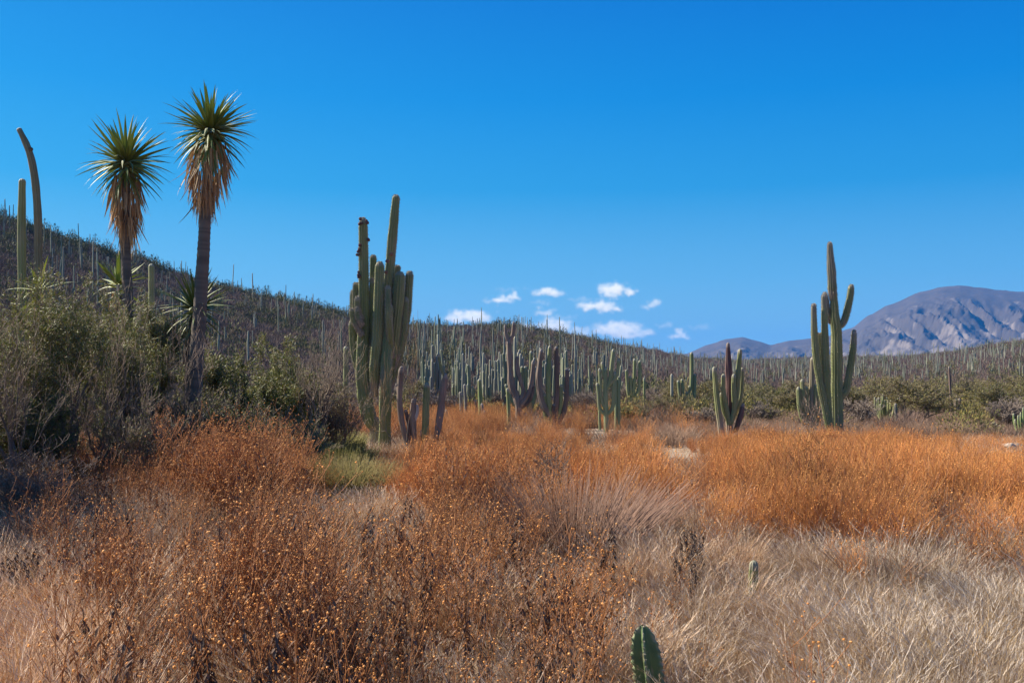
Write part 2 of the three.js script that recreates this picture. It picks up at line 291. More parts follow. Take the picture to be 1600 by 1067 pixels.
// ---------------------------------------------------------------- the tall one on the right
cactus('candelabra_cactus', 'tall green candelabra cactus with spindle top and upcurved arms against the mountain', 37, [
  { p: [[1308, 700], [1309, 660], [1308, 600], [1308, 550], [1307, 512], [1305, 498], [1304, 480], [1303, 462], [1302, 456]], r: [8, 8.6, 8.8, 8.8, 8.6, 7.6, 6.2, 5.4, 5], name: 'trunk', tip: .6, look: { cork: .7 } },
  { p: [[1302, 470], [1301, 450], [1300, 425], [1298, 400], [1297, 378]], r: [4.6, 7, 6.6, 5, 3.2], name: 'upper_stem', tip: 1.6, rough: .06, look: { wool: 2, a: [.12, .135, .055] } },
  { p: [[1300, 698, -.4], [1294, 660, -.4], [1283, 605, -.4], [1276, 560, -.4], [1273, 520, -.4], [1272, 474, -.4]], r: [4.4, 5, 5.4, 5.4, 4.9, 3.9], name: 'arm', foot: true, look: { wool: .9 } },
  { p: [[1301, 695, -.3], [1295, 640, -.35], [1292, 590, -.4], [1290, 540, -.4], [1289, 505, -.4], [1288, 459, -.4]], r: [4.6, 5.3, 5.6, 5.5, 5.2, 4], name: 'arm', look: { wool: .9 } },
  { p: [[1302, 503, .1], [1297, 499, .1], [1293, 486, .1], [1291, 472, .1], [1289, 456, .1]], r: [5, 5, 4.8, 4.4, 3.8], name: 'arm', look: { wool: .8 } },
  { p: [[1306, 500], [1313, 509], [1320, 500], [1325, 482], [1329, 464], [1331, 444]], r: [4, 5, 5.4, 5.4, 5, 4.4], name: 'arm', look: { a: BLUEG } },
  { p: [[1305, 612], [1313, 619], [1321, 612], [1326, 592], [1331, 565], [1334, 540], [1335, 515]], r: [3.8, 5, 5.4, 5.4, 5.2, 4.9, 4.2], name: 'arm', look: { wool: .5 } },
  { p: [[1290, 610, .5], [1286, 580, .5], [1282, 545, .5], [1281, 520, .5]], r: 3.2, name: 'arm' },
], { ribs: 12, seed: 21, rings: 44, spines: 1, look: { pale: .2, scar: .45, cork: .5 } });
cactus('candelabra_cactus', 'low spreading green candelabra with one brown pole, behind the tall right cactus', 42, [
  { p: [[1264, 690], [1264, 678], [1264, 668]], r: 5, name: 'trunk', dead: 1, look: DEADLOOK },
  { p: [[1263, 682], [1256, 660], [1250, 635], [1248, 604]], r: 3.8, name: 'arm' }, { p: [[1264, 680], [1259, 650], [1256, 625], [1254, 592]], r: 3.8, name: 'arm' },
  { p: [[1264, 680], [1262, 650], [1261, 625], [1260, 603]], r: 3.8, name: 'arm' }, { p: [[1266, 680], [1268, 640], [1269, 600], [1270, 558]], r: 4, name: 'arm', look: { a: [.2, .16, .1], b: [.22, .19, .1] } },
  { p: [[1267, 680], [1271, 650], [1274, 620], [1274, 600]], r: 3.6, name: 'arm' }, { p: [[1268, 682], [1275, 655], [1280, 630], [1280, 609]], r: 3.6, name: 'arm' },
  { p: [[1269, 684], [1280, 660], [1286, 635], [1287, 618]], r: 3.8, name: 'arm', look: { a: BLUEG } },
], { ribs: 9, seed: 31 });
cactus('candelabra_cactus', 'candelabra cactus with a dark dead central pole and pale corky foot', 32.5, [
  { p: [[1141, 708], [1141, 690], [1140, 668], [1140, 655]], r: [5, 5, 4.8, 5], name: 'trunk', dead: 1, look: DEADLOOK },
  { p: [[1140, 670], [1140, 630], [1139, 580], [1138, 535]], r: [5, 5.6, 5, 3.6], name: 'dead_stem', dead: 1, look: { a: [.09, .05, .05], b: [.14, .075, .07], pale: 0 } },
  { p: [[1134, 706, -.2], [1127, 670, -.2], [1121, 625, -.2], [1116, 573, -.2]], r: [4.4, 4.8, 4.6, 3.6], name: 'arm', foot: true, look: { cork: 1.6 } },
  { p: [[1140, 664, -.2], [1135, 635, -.2], [1131, 610, -.2], [1131, 584, -.2]], r: 4, name: 'arm' }, { p: [[1139, 660, -.1], [1131, 640, -.1], [1127, 613, -.1]], r: 3, name: 'arm' },
  { p: [[1142, 662, -.2], [1148, 640, -.2], [1147, 610, -.2], [1147, 584, -.2]], r: 4, name: 'arm' }, { p: [[1144, 655], [1151, 620], [1154, 585], [1157, 545]], r: [4, 4.6, 4.4, 3.6], name: 'arm' },
  { p: [[1146, 650, .2], [1156, 625, .2], [1159, 600, .2], [1160, 574, .2]], r: 4, name: 'arm' }, { p: [[1144, 690], [1151, 670], [1158, 648], [1162, 630]], r: 4, name: 'dead_arm', dead: 1, look: DARKDEAD },
  { p: [[1143, 690, -.2], [1149, 684, -.2], [1150, 676, -.2]], r: 4, name: 'dead_arm', dead: 1, look: DARKDEAD, rings: 8 },
], { ribs: 9, seed: 41 });
// centre candelabras
cactus('candelabra_cactus', 'pale green candelabra cactus with straight trunk at the sandy track', 45, [
  { p: [[948, 685], [947, 640], [946, 610], [946, 574]], r: [3.6, 4.2, 4, 3.4], name: 'trunk' },
  { p: [[947, 648], [938, 640], [935, 615], [933, 598]], r: 3, name: 'arm' }, { p: [[947, 640], [940, 625], [938, 600], [937, 575]], r: 3, name: 'arm' },
  { p: [[948, 648], [957, 638], [959, 610], [961, 580]], r: 3.2, name: 'arm' }, { p: [[947, 610], [953, 595], [956, 570], [959, 545]], r: 3.6, name: 'arm' }, { p: [[948, 605], [962, 590], [966, 575], [967, 560]], r: 3, name: 'arm' },
  { p: [[947, 600], [943, 585], [941, 565]], r: 2.6, name: 'arm' },
], { ribs: 8, seed: 51, look: { a: [.19, .22, .10], b: [.23, .25, .12] } });
cactus('candelabra_cactus', 'pale three poled green cactus right beside the pale track candelabra', 47, [
  { p: [[963, 672], [963, 640], [963, 600], [963, 592]], r: 2.8, name: 'stem' }, { p: [[967, 672], [967, 640], [967, 600], [967, 588]], r: 2.8, name: 'stem', foot: true }, { p: [[938, 672], [937, 650], [937, 630]], r: 2.2, name: 'stem', foot: true },
], { ribs: 7, seed: 52, look: { a: [.19, .22, .10], b: [.2, .24, .12] } });
cactus('candelabra_cactus', 'green candelabra of fanned poles standing right of the sandy track', 70, [
  { p: [[988, 652], [988, 635], [988, 620]], r: 3.2, name: 'trunk' }, { p: [[988, 632], [982, 615], [980, 595], [979, 577]], r: 2.6, name: 'arm' }, { p: [[988, 630], [986, 605], [985, 588]], r: 2.6, name: 'arm' },
  { p: [[989, 625], [991, 600], [992, 560]], r: 2.8, name: 'arm' }, { p: [[989, 628], [998, 610], [1000, 585], [1000, 563]], r: 2.8, name: 'arm' }, { p: [[990, 652], [996, 635], [997, 614]], r: 2.4, name: 'arm', foot: true },
], { ribs: 7, seed: 53, rings: 20 });
cactus('candelabra_cactus', 'green candelabra with one tall pole among olive trees, right of centre', 57, [
  { p: [[1075, 668], [1075, 656], [1075, 648]], r: 4, name: 'trunk', dead: 1, look: DEADLOOK }, { p: [[1074, 660], [1067, 640], [1062, 615], [1060, 594]], r: 3, name: 'arm' }, { p: [[1075, 655], [1070, 630], [1067, 605], [1066, 592]], r: 3, name: 'arm' },
  { p: [[1076, 655], [1074, 630], [1073, 612]], r: 2.8, name: 'arm' }, { p: [[1077, 655], [1080, 620], [1081, 585], [1081, 550]], r: 3.4, name: 'arm' }, { p: [[1078, 655], [1084, 625], [1086, 604], [1086, 584]], r: 3, name: 'arm' }, { p: [[1076, 655], [1077, 630], [1078, 602]], r: 2.6, name: 'arm' },
], { ribs: 8, seed: 54, rings: 22 });
cactus('pole_cactus', 'single thin pale pole cactus left of the tall-poled candelabra', 62, [{ p: [[1050, 658], [1050, 630], [1050, 584]], r: 2.6 }], { ribs: 7, seed: 55, rings: 20, look: { a: [.25, .25, .18], b: [.3, .29, .22] } });
cactus('pole_cactus', 'lone slim pole cactus just right of the fanned candelabra', 66, [{ p: [[1007, 652], [1007, 620], [1007, 590]], r: 2.2 }], { ribs: 7, seed: 56, rings: 20 });
cactus('pole_cactus', 'single green pole cactus behind the left edge of the giant clump', 40, [{ p: [[541, 684], [540, 640], [540, 580], [540, 541]], r: 4.4 }], { ribs: 8, seed: 57, look: { scar: .5 } });
// the grey dead one with forked tip, and its dark neighbours
cactus('dead_candelabra_cactus', 'tall grey dead candelabra cactus with a forked tip in the central grove', 44, [
  { p: [[812, 694], [811, 650], [808, 625], [800, 605], [797, 570], [795, 530]], r: [4.6, 5, 5.6, 5.4, 5, 3.8], name: 'trunk', dead: 1, look: DEADLOOK },
  { p: [[795, 535], [791, 524], [789, 507]], r: [3.2, 3, 2], name: 'arm', dead: 1, look: DEADLOOK }, { p: [[795, 535], [801, 524], [803, 502]], r: [3.2, 3, 2], name: 'arm', dead: 1, look: DEADLOOK },
  { p: [[811, 628], [818, 615], [812, 590], [808, 570], [809, 556]], r: [4, 4.4, 4, 3.8, 3], name: 'arm', dead: 1, look: DEADLOOK }, { p: [[812, 634], [824, 618], [831, 595], [834, 562]], r: [4, 4.2, 3.8, 2.8], name: 'arm', dead: 1, look: DEADLOOK },
  { p: [[812, 640], [826, 628], [832, 612], [834, 600]], r: 3, name: 'arm', dead: 1, look: DARKDEAD }, { p: [[814, 690, -.2], [818, 665, -.2], [822, 645, -.2]], r: 3, name: 'arm', dead: 1, foot: true, look: DEADLOOK },
], { ribs: 7, depth: .3, seed: 61 });
cactus('candelabra_cactus', 'dark cluster of half dead poles right of the forked dead cactus', 47, [
  { p: [[868, 690], [866, 660], [866, 630]], r: 6, name: 'trunk', dead: 1, look: DARKDEAD }, { p: [[864, 665], [858, 630], [857, 590], [859, 540]], r: [4, 4.4, 4.4, 3], name: 'arm', look: { a: GREEN } },
  { p: [[867, 660], [870, 620], [870, 580], [869, 541]], r: [4, 4.4, 4, 3], name: 'arm', dead: 1, look: DARKDEAD }, { p: [[866, 660], [848, 630], [842, 590], [846, 545]], r: [4, 5, 5, 3.4], name: 'arm', dead: 1, look: DEADLOOK },
  { p: [[870, 665], [882, 640], [886, 605], [886, 575]], r: [4, 4.2, 4, 3], name: 'arm', dead: 1, look: DARKDEAD }, { p: [[868, 668], [876, 635], [877, 600]], r: 3, name: 'arm' },
  { p: [[862, 670], [852, 650], [851, 615]], r: 3.2, name: 'arm' },
], { ribs: 8, seed: 62 });
cactus('candelabra_cactus', 'deep green many poled cactus directly behind the forked dead cactus', 52, [
  { p: [[826, 668], [826, 650], [826, 640]], r: 5, name: 'trunk' }, { p: [[825, 650], [816, 620], [815, 590], [816, 572]], r: 3.2, name: 'arm' }, { p: [[826, 650], [822, 610], [821, 572]], r: 3.2, name: 'arm' }, { p: [[827, 650], [829, 610], [830, 548]], r: 3.4, name: 'arm' },
  { p: [[828, 650], [836, 615], [840, 580]], r: 3.2, name: 'arm' }, { p: [[826, 655], [810, 640], [796, 620], [790, 600]], r: 3.2, name: 'arm' }, { p: [[828, 655], [842, 640], [848, 610]], r: 3, name: 'arm' },
], { ribs: 8, seed: 63, look: { a: BLUEG } });
[[693, 684, 622, 2.6], [698, 684, 640, 2.4], [720, 682, 612, 2.6], [727, 678, 600, 2.8], [744, 680, 624, 2.4], [750, 676, 592, 3.6], [754, 680, 630, 2.6], [758, 686, 641, 2.8], [763, 686, 655, 2.4], [794, 684, 606, 3]].forEach(([x, y0, y1, r], i) =>
  cactus('pole_cactus', ['short grey pole stub at the left end of the row before the grove', 'shortest twin stub beside the leftmost grey pole of the row', 'slim grey pole cactus third in the row before the grove', 'slightly leaning tall grey pole fourth in the row', 'dark thin dead pole in the middle of the row', 'thickest bright green pole in the row before the grove', 'short pole at the foot of the thickest green pole', 'pale tipped stub near the right end of the row', 'lowest dark stub ending the row before the grove', 'green pole close left of the forked dead cactus trunk'][i], 44 - i * .2, [{ p: [[x, y0], [x + 1, lerp(y0, y1, .5)], [x - 1, y1]], r }], { ribs: 7, seed: 70 + i, rings: 18, look: i === 4 ? DARKDEAD : i === 5 || i === 9 ? { a: [.15, .2, .06] } : { a: [.16, .155, .12], b: [.2, .185, .15] } }));
// left edge columns
{
  const c = cactus('pole_cactus', 'curved pole cactus bending left at its tip, beside the straight one', 24, [{ p: [[66, 760], [58, 600], [58, 480], [59, 400], [58, 330], [52, 268], [43, 232], [28, 200]], r: [7, 6.5, 6, 6, 6, 5.8, 5.2, 4.2] }], { ribs: 9, seed: 81, rings: 60, look: { a: [.15, .135, .07], b: [.18, .155, .08], scar: .5 } });
  const b = new Buf(), g = new THREE.IcosahedronGeometry(.05, 1), q = g.attributes.position, ct = at(47.5, 233, 23.95).sub(c.position);
  for (let i = 0; i < q.count; i++) b.v(ct.x + q.getX(i), ct.y + q.getY(i), ct.z + q.getZ(i), [.09, .06, .04]); for (let i = 0; i < q.count; i += 3) b.tri(i, i + 1, i + 2); put('fruit', b, M.dead, c);
}
cactus('pole_cactus', 'straight green pole cactus left of the curved one', 24, [{ p: [[37, 760], [35, 600], [34, 460], [33, 360], [34, 279]], r: [7, 7, 6.6, 6.4, 5.4] }], { ribs: 9, seed: 82, rings: 60, look: {} });
cactus('pole_cactus', 'short pole cactus rising from the bushes right of the curved pole', 27, [{ p: [[69, 730], [69, 520], [69, 424]], r: 4.2 }], { ribs: 8, seed: 83, look: {} });
cactus('pole_cactus', 'thick green pole cactus standing between the two tall yuccas', 40, [{ p: [[236, 690], [236, 520], [236, 412]], r: 5 }], { ribs: 8, seed: 84, look: {} });
// right side low ones
function bushCactus(label, px, d, w, top, n, seed, look) {
  const rnd = rng(seed), gy = HOR + EYE * F / d, cols = [{ p: [[px, gy + 2], [px, gy - 4], [px, gy - 9]], r: w * .13, name: 'trunk', look: { cork: 2 } }];
  for (let i = 0; i < n; i++) { const a = (i / (n - 1) * 2 - 1), x = px + a * w * (.8 + rnd() * .3), ty = top + Math.abs(a) * 8 + rnd() * 14, dz = (rnd() - .5) * 1.4; cols.push({ p: [[px + a * 2, gy - 5], [px + (x - px) * .6, lerp(gy, ty, .3), dz * .6], [x, lerp(gy, ty, .62), dz], [x + a * 1.5, ty, dz]], r: Math.max(1.9, w * .085), name: 'arm', rings: 18 }); }
  return cactus('candelabra_cactus', label, d, cols, { ribs: 7, seed, look, rings: 18 });
}
bushCactus('rounded many armed yellow green cactus beside the flat crowned tree', 1386, 49, 17, 612, 15, 91, { a: [.17, .19, .07], b: [.22, .23, .09] });
bushCactus('low yellow green cactus bush between two dead trunks and the weeds', 1474, 46, 22, 652, 13, 92, { a: [.24, .25, .06], b: [.28, .28, .08] });
bushCactus('small bright green cactus bush near the right edge', 1555, 40, 14, 655, 9, 93, { a: [.2, .25, .07], b: [.24, .28, .09] });
bushCactus('bright green cactus cut by the right edge of the view', 1600, 38, 16, 636, 9, 94, { a: [.17, .23, .07], b: [.2, .26, .09] });
cactus('dead_cactus_trunk', 'stout bare dead trunk standing in the olive trees at right', 56, [{ p: [[1499, 668], [1497, 650], [1494, 621]], r: [4.6, 4.2, 3.4], name: 'trunk', dead: 1, look: DEADLOOK }, { p: [[1502, 660, .2], [1501, 640, .2], [1500, 622, .2]], r: 2.6, name: 'arm', dead: 1, look: DARKDEAD }], { ribs: 7, seed: 95 });
cactus('dead_cactus_trunk', 'thin tall bare pole left of the stout dead trunk', 57, [{ p: [[1490, 668], [1488, 640], [1486, 610], [1484, 572]], r: [2.4, 2.2, 2, 1.6], name: 'trunk', dead: 1, look: DARKDEAD }], { ribs: 6, seed: 96 });
cactus('pole_cactus', 'slim grey pole in front of the rounded yellow green cactus', 45, [{ p: [[1401, 686], [1401, 660], [1400, 630]], r: 2.6 }], { ribs: 7, seed: 97, look: { a: [.12, .12, .1] } });
// near ones in the grass
{
  const d = 6, base = at(1026, 0, d); base.y = ground(base.x, -d);
  const root = thing('young_cactus', 'short thick ribbed green cactus in the grass at the lower edge', 'cactus', base);
  const b = new Buf(), ribs = 5, per = 10, rnd = rng(5), rings = 60, H = .74, prevs = []; let prev = null;
  const sp = new Buf();
  for (let i = 0; i <= rings; i++) {
    const t = i / rings, y = t * H, R0 = .098 * (t < .72 ? 1 : Math.sqrt(Math.max(.0, 1 - Math.pow((t - .72) / .285, 2)))), ring = [], cx = -.085 * Math.pow(t, 1.2), cz = .02 * t;
    for (let j = 0; j < ribs * per; j++) {
      const k = Math.floor(j / per), s = (j % per) / per, u = Math.abs(s * 2 - 1), a = j / (ribs * per) * Math.PI * 2 + .49 + .12 * Math.sin(t * 3);
      const notch = .5 + .5 * Math.sin(y * 135 + k * 1.9), rr = R0 * 1.06 * (.40 + .60 * Math.pow(u, 2.1)) * (1 - .13 * notch * sstep(.6, 1, u)) * (1 + .03 * n3(y * 14, k * 3, 1));
      const x = cx + Math.cos(a) * rr, z = cz + Math.sin(a) * rr;
      let c = mix3([.075, .125, .045], [.11, .165, .055], clamp(.5 + n3(x * 30, y * 14, z * 30)));
      const bl = fbm(x * 26, y * 9, z * 26); if (bl > .14) c = mix3(c, [.26, .22, .13], .7 * sstep(.14, .26, bl)); if (u > .9) c = mix3(c, [.34, .34, .23], .35 + .4 * notch);  // pale crest: areoles, plus the lit rib edge painted into the colour
      ring.push(b.v(x, y, z, c));
      if (u === 1 && i % 3 === 0 && i > 2) for (let q = 0; q < 6; q++) { // spine cluster on the crest
        const da = a + (rnd() - .5) * 1.7, L = .014 + rnd() * .02, e = (rnd() - .3) * .016, c0 = [.42, .36, .28], w = .0017;
        const A = sp.v(x - Math.sin(da) * w, y, z + Math.cos(da) * w, c0), B = sp.v(x + Math.sin(da) * w, y + w, z - Math.cos(da) * w, c0), C = sp.v(x + Math.cos(da) * L, y + e, z + Math.sin(da) * L, c0); sp.tri(A, B, C);
      }
    }
    if (prev) for (let j = 0; j < ring.length; j++) { const q = (j + 1) % ring.length; b.tri(prev[j], ring[q], ring[j]); b.tri(prev[j], prev[q], ring[q]); }
    prev = ring;
  }
  put('stem', b, M.cactus, root); put('spines', sp, M.straw, root).userData = { kind: 'stuff' };
}
{
  const d = 9.3, base = at(1177, 0, d); base.y = ground(base.x, -d);
  const root = thing('young_cactus', 'tiny round topped green cactus half hidden in pale grass', 'cactus', base), b = new Buf();
  column(b, [V(0, -.05, 0), V(0, .3, 0), V(.01, .545, 0)], [.04, .047, .042], { ribs: 8, depth: .3, rings: 24, seed: 3, col: skin({ a: [.12, .15, .035], b: [.17, .19, .05], pale: .2, scar: .1 }) });
  put('stem', b, M.cactus, root);
}

// ---------------------------------------------------------------- yuccas
function leafGeo(L, w, bend, seed, c0, c1, curl = 0.25) {    // a blade along +y, bending towards +z
  const b = new Buf(), n = 6, rnd = rng(seed);
  for (let i = 0; i <= n; i++) {
    const t = i / n, a = bend * t * t, y = L * (t - .12 * bend * bend * t * t * t), z = L * a * .5, ww = w * (t < .12 ? .6 + t * 3.3 : Math.pow(1 - t, .75) * 1.08) + .0015, c = mix3(c0, c1, clamp(t + (rnd() - .5) * .3));
    b.v(-ww, y, z + ww * curl, c); b.v(0, y, z - ww * curl * .6, c); b.v(ww, y, z + ww * curl, c);
    if (i) { const k = i * 3, q = k - 3; b.tri(q, q + 1, k + 1); b.tri(q, k + 1, k); b.tri(q + 1, q + 2, k + 2); b.tri(q + 1, k + 2, k + 1); }
  }
  return b.geo();
}
const GL = [.25, .55, .12].map((bd, i) => leafGeo(1, .054, bd, 10 + i, [.19, .215, .035], [.095, .15, .022])).concat([leafGeo(1, .04, .8, 14, [.19, .20, .04], [.11, .145, .026]), leafGeo(1, .036, .35, 15, [.29, .29, .05], [.17, .21, .032])]);
const DL = [.1, .3, -.2, .5].map((bd, i) => leafGeo(1, .026, bd, 20 + i, [[.44, .26, .11], [.37, .20, .08], [.52, .34, .17], [.26, .15, .07]][i], [[.50, .32, .15], [.42, .24, .10], [.58, .41, .22], [.32, .19, .09]][i], .5));
const YUP = V(0, 1, 0);
function place(mesh, p, dir, roll, len, wide) {
  mesh.position.copy(p); mesh.quaternion.setFromUnitVectors(YUP, dir);
  // roll so that the blade's own bend (+z) falls towards the ground
  const zl = V(0, 0, 1).applyQuaternion(mesh.quaternion), down = V(0, -1, 0).addScaledVector(dir, dir.y).normalize();
  if (down.lengthSq() > .01) { const ang = Math.atan2(T0.crossVectors(zl, down).dot(dir), zl.dot(down)); mesh.quaternion.premultiply(new THREE.Quaternion().setFromAxisAngle(dir, ang + roll)); }
  mesh.scale.set(wide, len, len);
}
function yucca(label, d, trunk, rad, crown, R0, o) {
  const rnd = rng(o.seed), base = at(trunk[0][0], 0, d); base.y = ground(base.x, -d);
  const root = thing('yucca', label, 'yucca', base), k = d / F, c0 = at(crown[0], crown[1], d).sub(base);
  const b = new Buf(), pts = new THREE.CatmullRomCurve3(trunk.map(([x, y]) => at(x, y, d))).getPoints(150); pts[0].y = base.y - .2;
  const rr = pts.map((p, i) => { const f = i / 150 * (rad.length - 1), q = Math.min(Math.floor(f), rad.length - 2); return lerp(rad[q], rad[q + 1], f - q) * k * (1 + .05 * n3(i * .2, o.seed, 2) + .035 * (i % 3 === 0 ? 1 : -.5) * (.4 + rnd())); });
  const bc = [.12, .095, .075]; tube(b, pts, rr, 14, bc, rnd, .28);
  put('trunk', b, M.bark, root, base);
  for (let i = 0; i < o.leaves; i++) {
    const f = (i + .5) / o.leaves, el = lerp(86, o.low, Math.pow(f, .8)) + (rnd() - .5) * 22 + 7 * Math.sin(i * 137.508 * R + o.seed), az = i * 137.508 * R + rnd() * .9, L = R0 * k * (.70 + rnd() * .38) * (rnd() < .07 ? .6 : 1) * (el < -10 ? .88 : 1) * (o.cut ?? 1);
    const dir = V(Math.cos(az) * Math.cos(el * R), Math.sin(el * R), Math.sin(az) * Math.cos(el * R));
    const m = new THREE.Mesh(GL[el < 20 ? (rnd() < .5 ? 3 : 1) : el > 60 && rnd() < .5 ? 4 : Math.floor(rnd() * 3)], o.wide ? M.youngLeaf : M.yucca); m.name = 'leaf';
    const p = V(c0.x + dir.x * .06, c0.y + (f < .7 ? .10 : .1 - (f - .7) * .8) + dir.y * .05, c0.z + dir.z * .06);
    place(m, p, dir, (rnd() - .5) * .9, L, L * (o.wide ?? 1) * (.8 + rnd() * .4)); root.add(m);
  }
  if (o.skirt) {
    const [y0, y1, hw0, hw1, n] = o.skirt;
    for (let i = 0; i < n; i++) {
      const f = Math.pow(rnd(), .85), y = lerp(y0, y1, f * .72), hw = (f < .3 ? lerp(hw0, hw1, f / .3) : lerp(hw1, hw0 * .42, Math.pow((f - .3) / .7, 1.3))) * k * (.5 + .5 * Math.sqrt(rnd())), az = rnd() * 2 * Math.PI;
      const c = at(lerp(crown[0], o.skirtX ?? crown[0], f), y, d).sub(base), out = lerp(.2, -.06, f) + .14 * rnd() + (rnd() < .06 ? .5 : 0);
      const dir = V(Math.cos(az) * out, -1, Math.sin(az) * out).normalize(), m = new THREE.Mesh(DL[Math.floor(rnd() * 4)], M.straw); m.name = 'dead_leaf';
      const L = (y1 - y0) * k * (.26 + .2 * rnd());
      m.position.set(c.x + Math.cos(az) * hw, c.y + .08, c.z + Math.sin(az) * hw); m.quaternion.setFromUnitVectors(YUP, dir); m.rotateY(rnd() * 6.28); m.scale.set(L * (.9 + rnd() * .5), L, L); root.add(m);
    }
  }
  return shade(root);
}
yucca('tallest yucca, crown of green swords over a wide brown leaf skirt', 22, [[298, 760], [304, 600], [312, 480], [318, 380], [322, 300], [328, 222]], [14, 12, 10.5, 9.5, 8.5, 7.5], [329, 213], 75, { seed: 3, leaves: 225, low: -44, skirt: [226, 350, 22, 32, 300], skirtX: 319 });
yucca('second tallest yucca with a narrow brown skirt and slightly bent trunk', 23, [[206, 752], [207, 560], [200, 470], [196, 400], [197, 330], [195, 262]], [13, 9, 8, 7.5, 7, 6], [196, 262], 76, { seed: 8, leaves: 190, low: -46, skirt: [272, 396, 16, 23, 280], skirtX: 197 });
yucca('short dark trunked yucca rosette just behind the tallest yucca trunk', 22.5, [[296, 730], [299, 600], [302, 540], [304, 500]], [12, 11, 10, 9], [305, 490], 66, { seed: 12, leaves: 130, low: -28, skirt: [520, 620, 12, 16, 60], skirtX: 300 });
yucca('young yucca with few broad yellow green leaves near the curved pole', 20.8, [[66, 760], [64, 560], [62, 470]], [9, 7, 6], [61, 462], 50, { seed: 16, leaves: 16, low: -25, wide: 1.8, skirt: [470, 560, 7, 10, 30] });
yucca('young yucca spraying bright leaves behind the second tallest yucca', 23.4, [[184, 740], [184, 560], [184, 460]], [9, 7, 6], [184, 452], 52, { seed: 19, leaves: 34, low: -12, wide: 1.25, skirt: [460, 540, 7, 10, 30] });

// ---------------------------------------------------------------- trees and bushes
function grow(seed, o) {
  const rnd = rng(seed), wood = new Buf(), twig = new Buf(), leaf = new Buf(), tips = [];
  const { stems = 3, levels = 4, kids = 4, len = 1.2, shrink = .68, r0 = .09, bend = .35, up = .12, open = .7, leaves = 0, lc = [[.07, .09, .03]], ls = .05, bark = [.13, .10, .08], tw = [.13, .10, .085], lean = 0, droop = 0, leafLevels = 2 } = o;
  const segs = [];
  function branch(p, dir, L, r, lv) {
    const n = lv >= levels - 1 ? 3 : 5, pts = [p.clone()], rad = [r], q = p.clone(), dd = dir.clone(), kidsAt = [];
    for (let i = 1; i <= n; i++) {
      dd.x += (rnd() - .5) * bend * 2; dd.y += (rnd() - .5) * bend + up - droop * lv * .12; dd.z += (rnd() - .5) * bend * 2; dd.normalize();
      q.addScaledVector(dd, L / n); pts.push(q.clone()); rad.push(Math.max(.003, r * (1 - .55 * i / n)));
      if (i > 1 || lv > 0) kidsAt.push([q.clone(), dd.clone(), rad[i], i / n]);
    }
    segs.push([pts, rad, lv]);
    if (lv < levels) {
      const k = Math.round(kids * (.75 + rnd() * .5));
      for (let i = 0; i < k; i++) {
        const [kp, kd, kr] = i === 0 ? kidsAt[kidsAt.length - 1] : kidsAt[Math.floor(rnd() * kidsAt.length)], nd = kd.clone().add(V((rnd() - .5) * 2, (rnd() - .35) * 1.3, (rnd() - .5) * 2).multiplyScalar(open)).normalize();
        branch(kp, nd, L * shrink * (.75 + rnd() * .5), kr * .72, lv + 1);
      }
    }
  }
  for (let i = 0; i < stems; i++) { const a = i / stems * 6.28 + rnd() * 1.4, s = stems > 1 ? .25 + rnd() * .55 : 0; branch(V(Math.cos(a) * .06 * stems * .4, -.1, Math.sin(a) * .06 * stems * .4), V(Math.cos(a) * s + lean, 1, Math.sin(a) * s).normalize(), len * (.85 + rnd() * .3), r0 * (.8 + rnd() * .4), 0); }
  // fit to the wanted height and spread
  let hy = 0, rx = 0; const rs = []; for (const [pts] of segs) for (const p of pts) { hy = Math.max(hy, p.y); rs.push(Math.hypot(p.x - lean * 1.5, p.z)); } rs.sort((a, b) => a - b); rx = rs[Math.floor(rs.length * .985)];
  const sy = o.h / hy, sx = o.w / rx;
  for (const [pts, rad, lv] of segs) {
    for (const p of pts) { p.x *= sx; p.z *= sx; p.y = p.y * sy; }
    if (lv <= 1) tube(wood, pts, rad, 6, bark, rnd, .25); else tube(twig, pts, rad.map((r) => Math.max(r * .8, o.tr ?? .004)), 3, tw, rnd, .35, false);
    if (leaves && lv > levels - leafLevels) for (let i = 0; i < leaves; i++) {
      const k = Math.floor(rnd() * (pts.length - 1)), t = rnd(), p = pts[k].clone().lerp(pts[k + 1], t), c = lc[Math.floor(rnd() * lc.length)], kk = .75 + rnd() * .5;
      p.x += (rnd() - .5) * ls * 2.4; p.y += (rnd() - .5) * ls * 2.4; p.z += (rnd() - .5) * ls * 2.4;
      const a = V(rnd() - .5, rnd() - .5, rnd() - .5).normalize().multiplyScalar(ls * (.7 + rnd() * .7)), w = V(rnd() - .5, rnd() - .5, rnd() - .5).normalize().multiplyScalar(ls * .26);
      const A = leaf.v(p.x - a.x, p.y - a.y, p.z - a.z, c, kk), B = leaf.v(p.x + w.x, p.y + w.y, p.z + w.z, c, kk), C = leaf.v(p.x + a.x, p.y + a.y, p.z + a.z, c, kk), D = leaf.v(p.x - w.x, p.y - w.y, p.z - w.z, c, kk);
      leaf.tri(A, B, C); leaf.tri(A, C, D);
    }
  }
  return { wood: wood.geo(), twig: twig.geo(), leaf: leaf.n ? leaf.geo() : null };
}
const madeTrees = {};
function tree(name, label, category, px, d, g, turn = 0, s = 1, group) {
  const x = (px - 800) / F * d, root = thing(name, label, category, V(x, ground(x, -d), -d), group);
  root.rotation.y = turn; root.scale.setScalar(s);
  put(name.includes('tree') ? 'trunk' : 'stems', g.wood, M.bark, root); put('twigs', g.twig, M.twig, root); if (g.leaf) put('crown', g.leaf, M.leaf, root);
  return root;
}
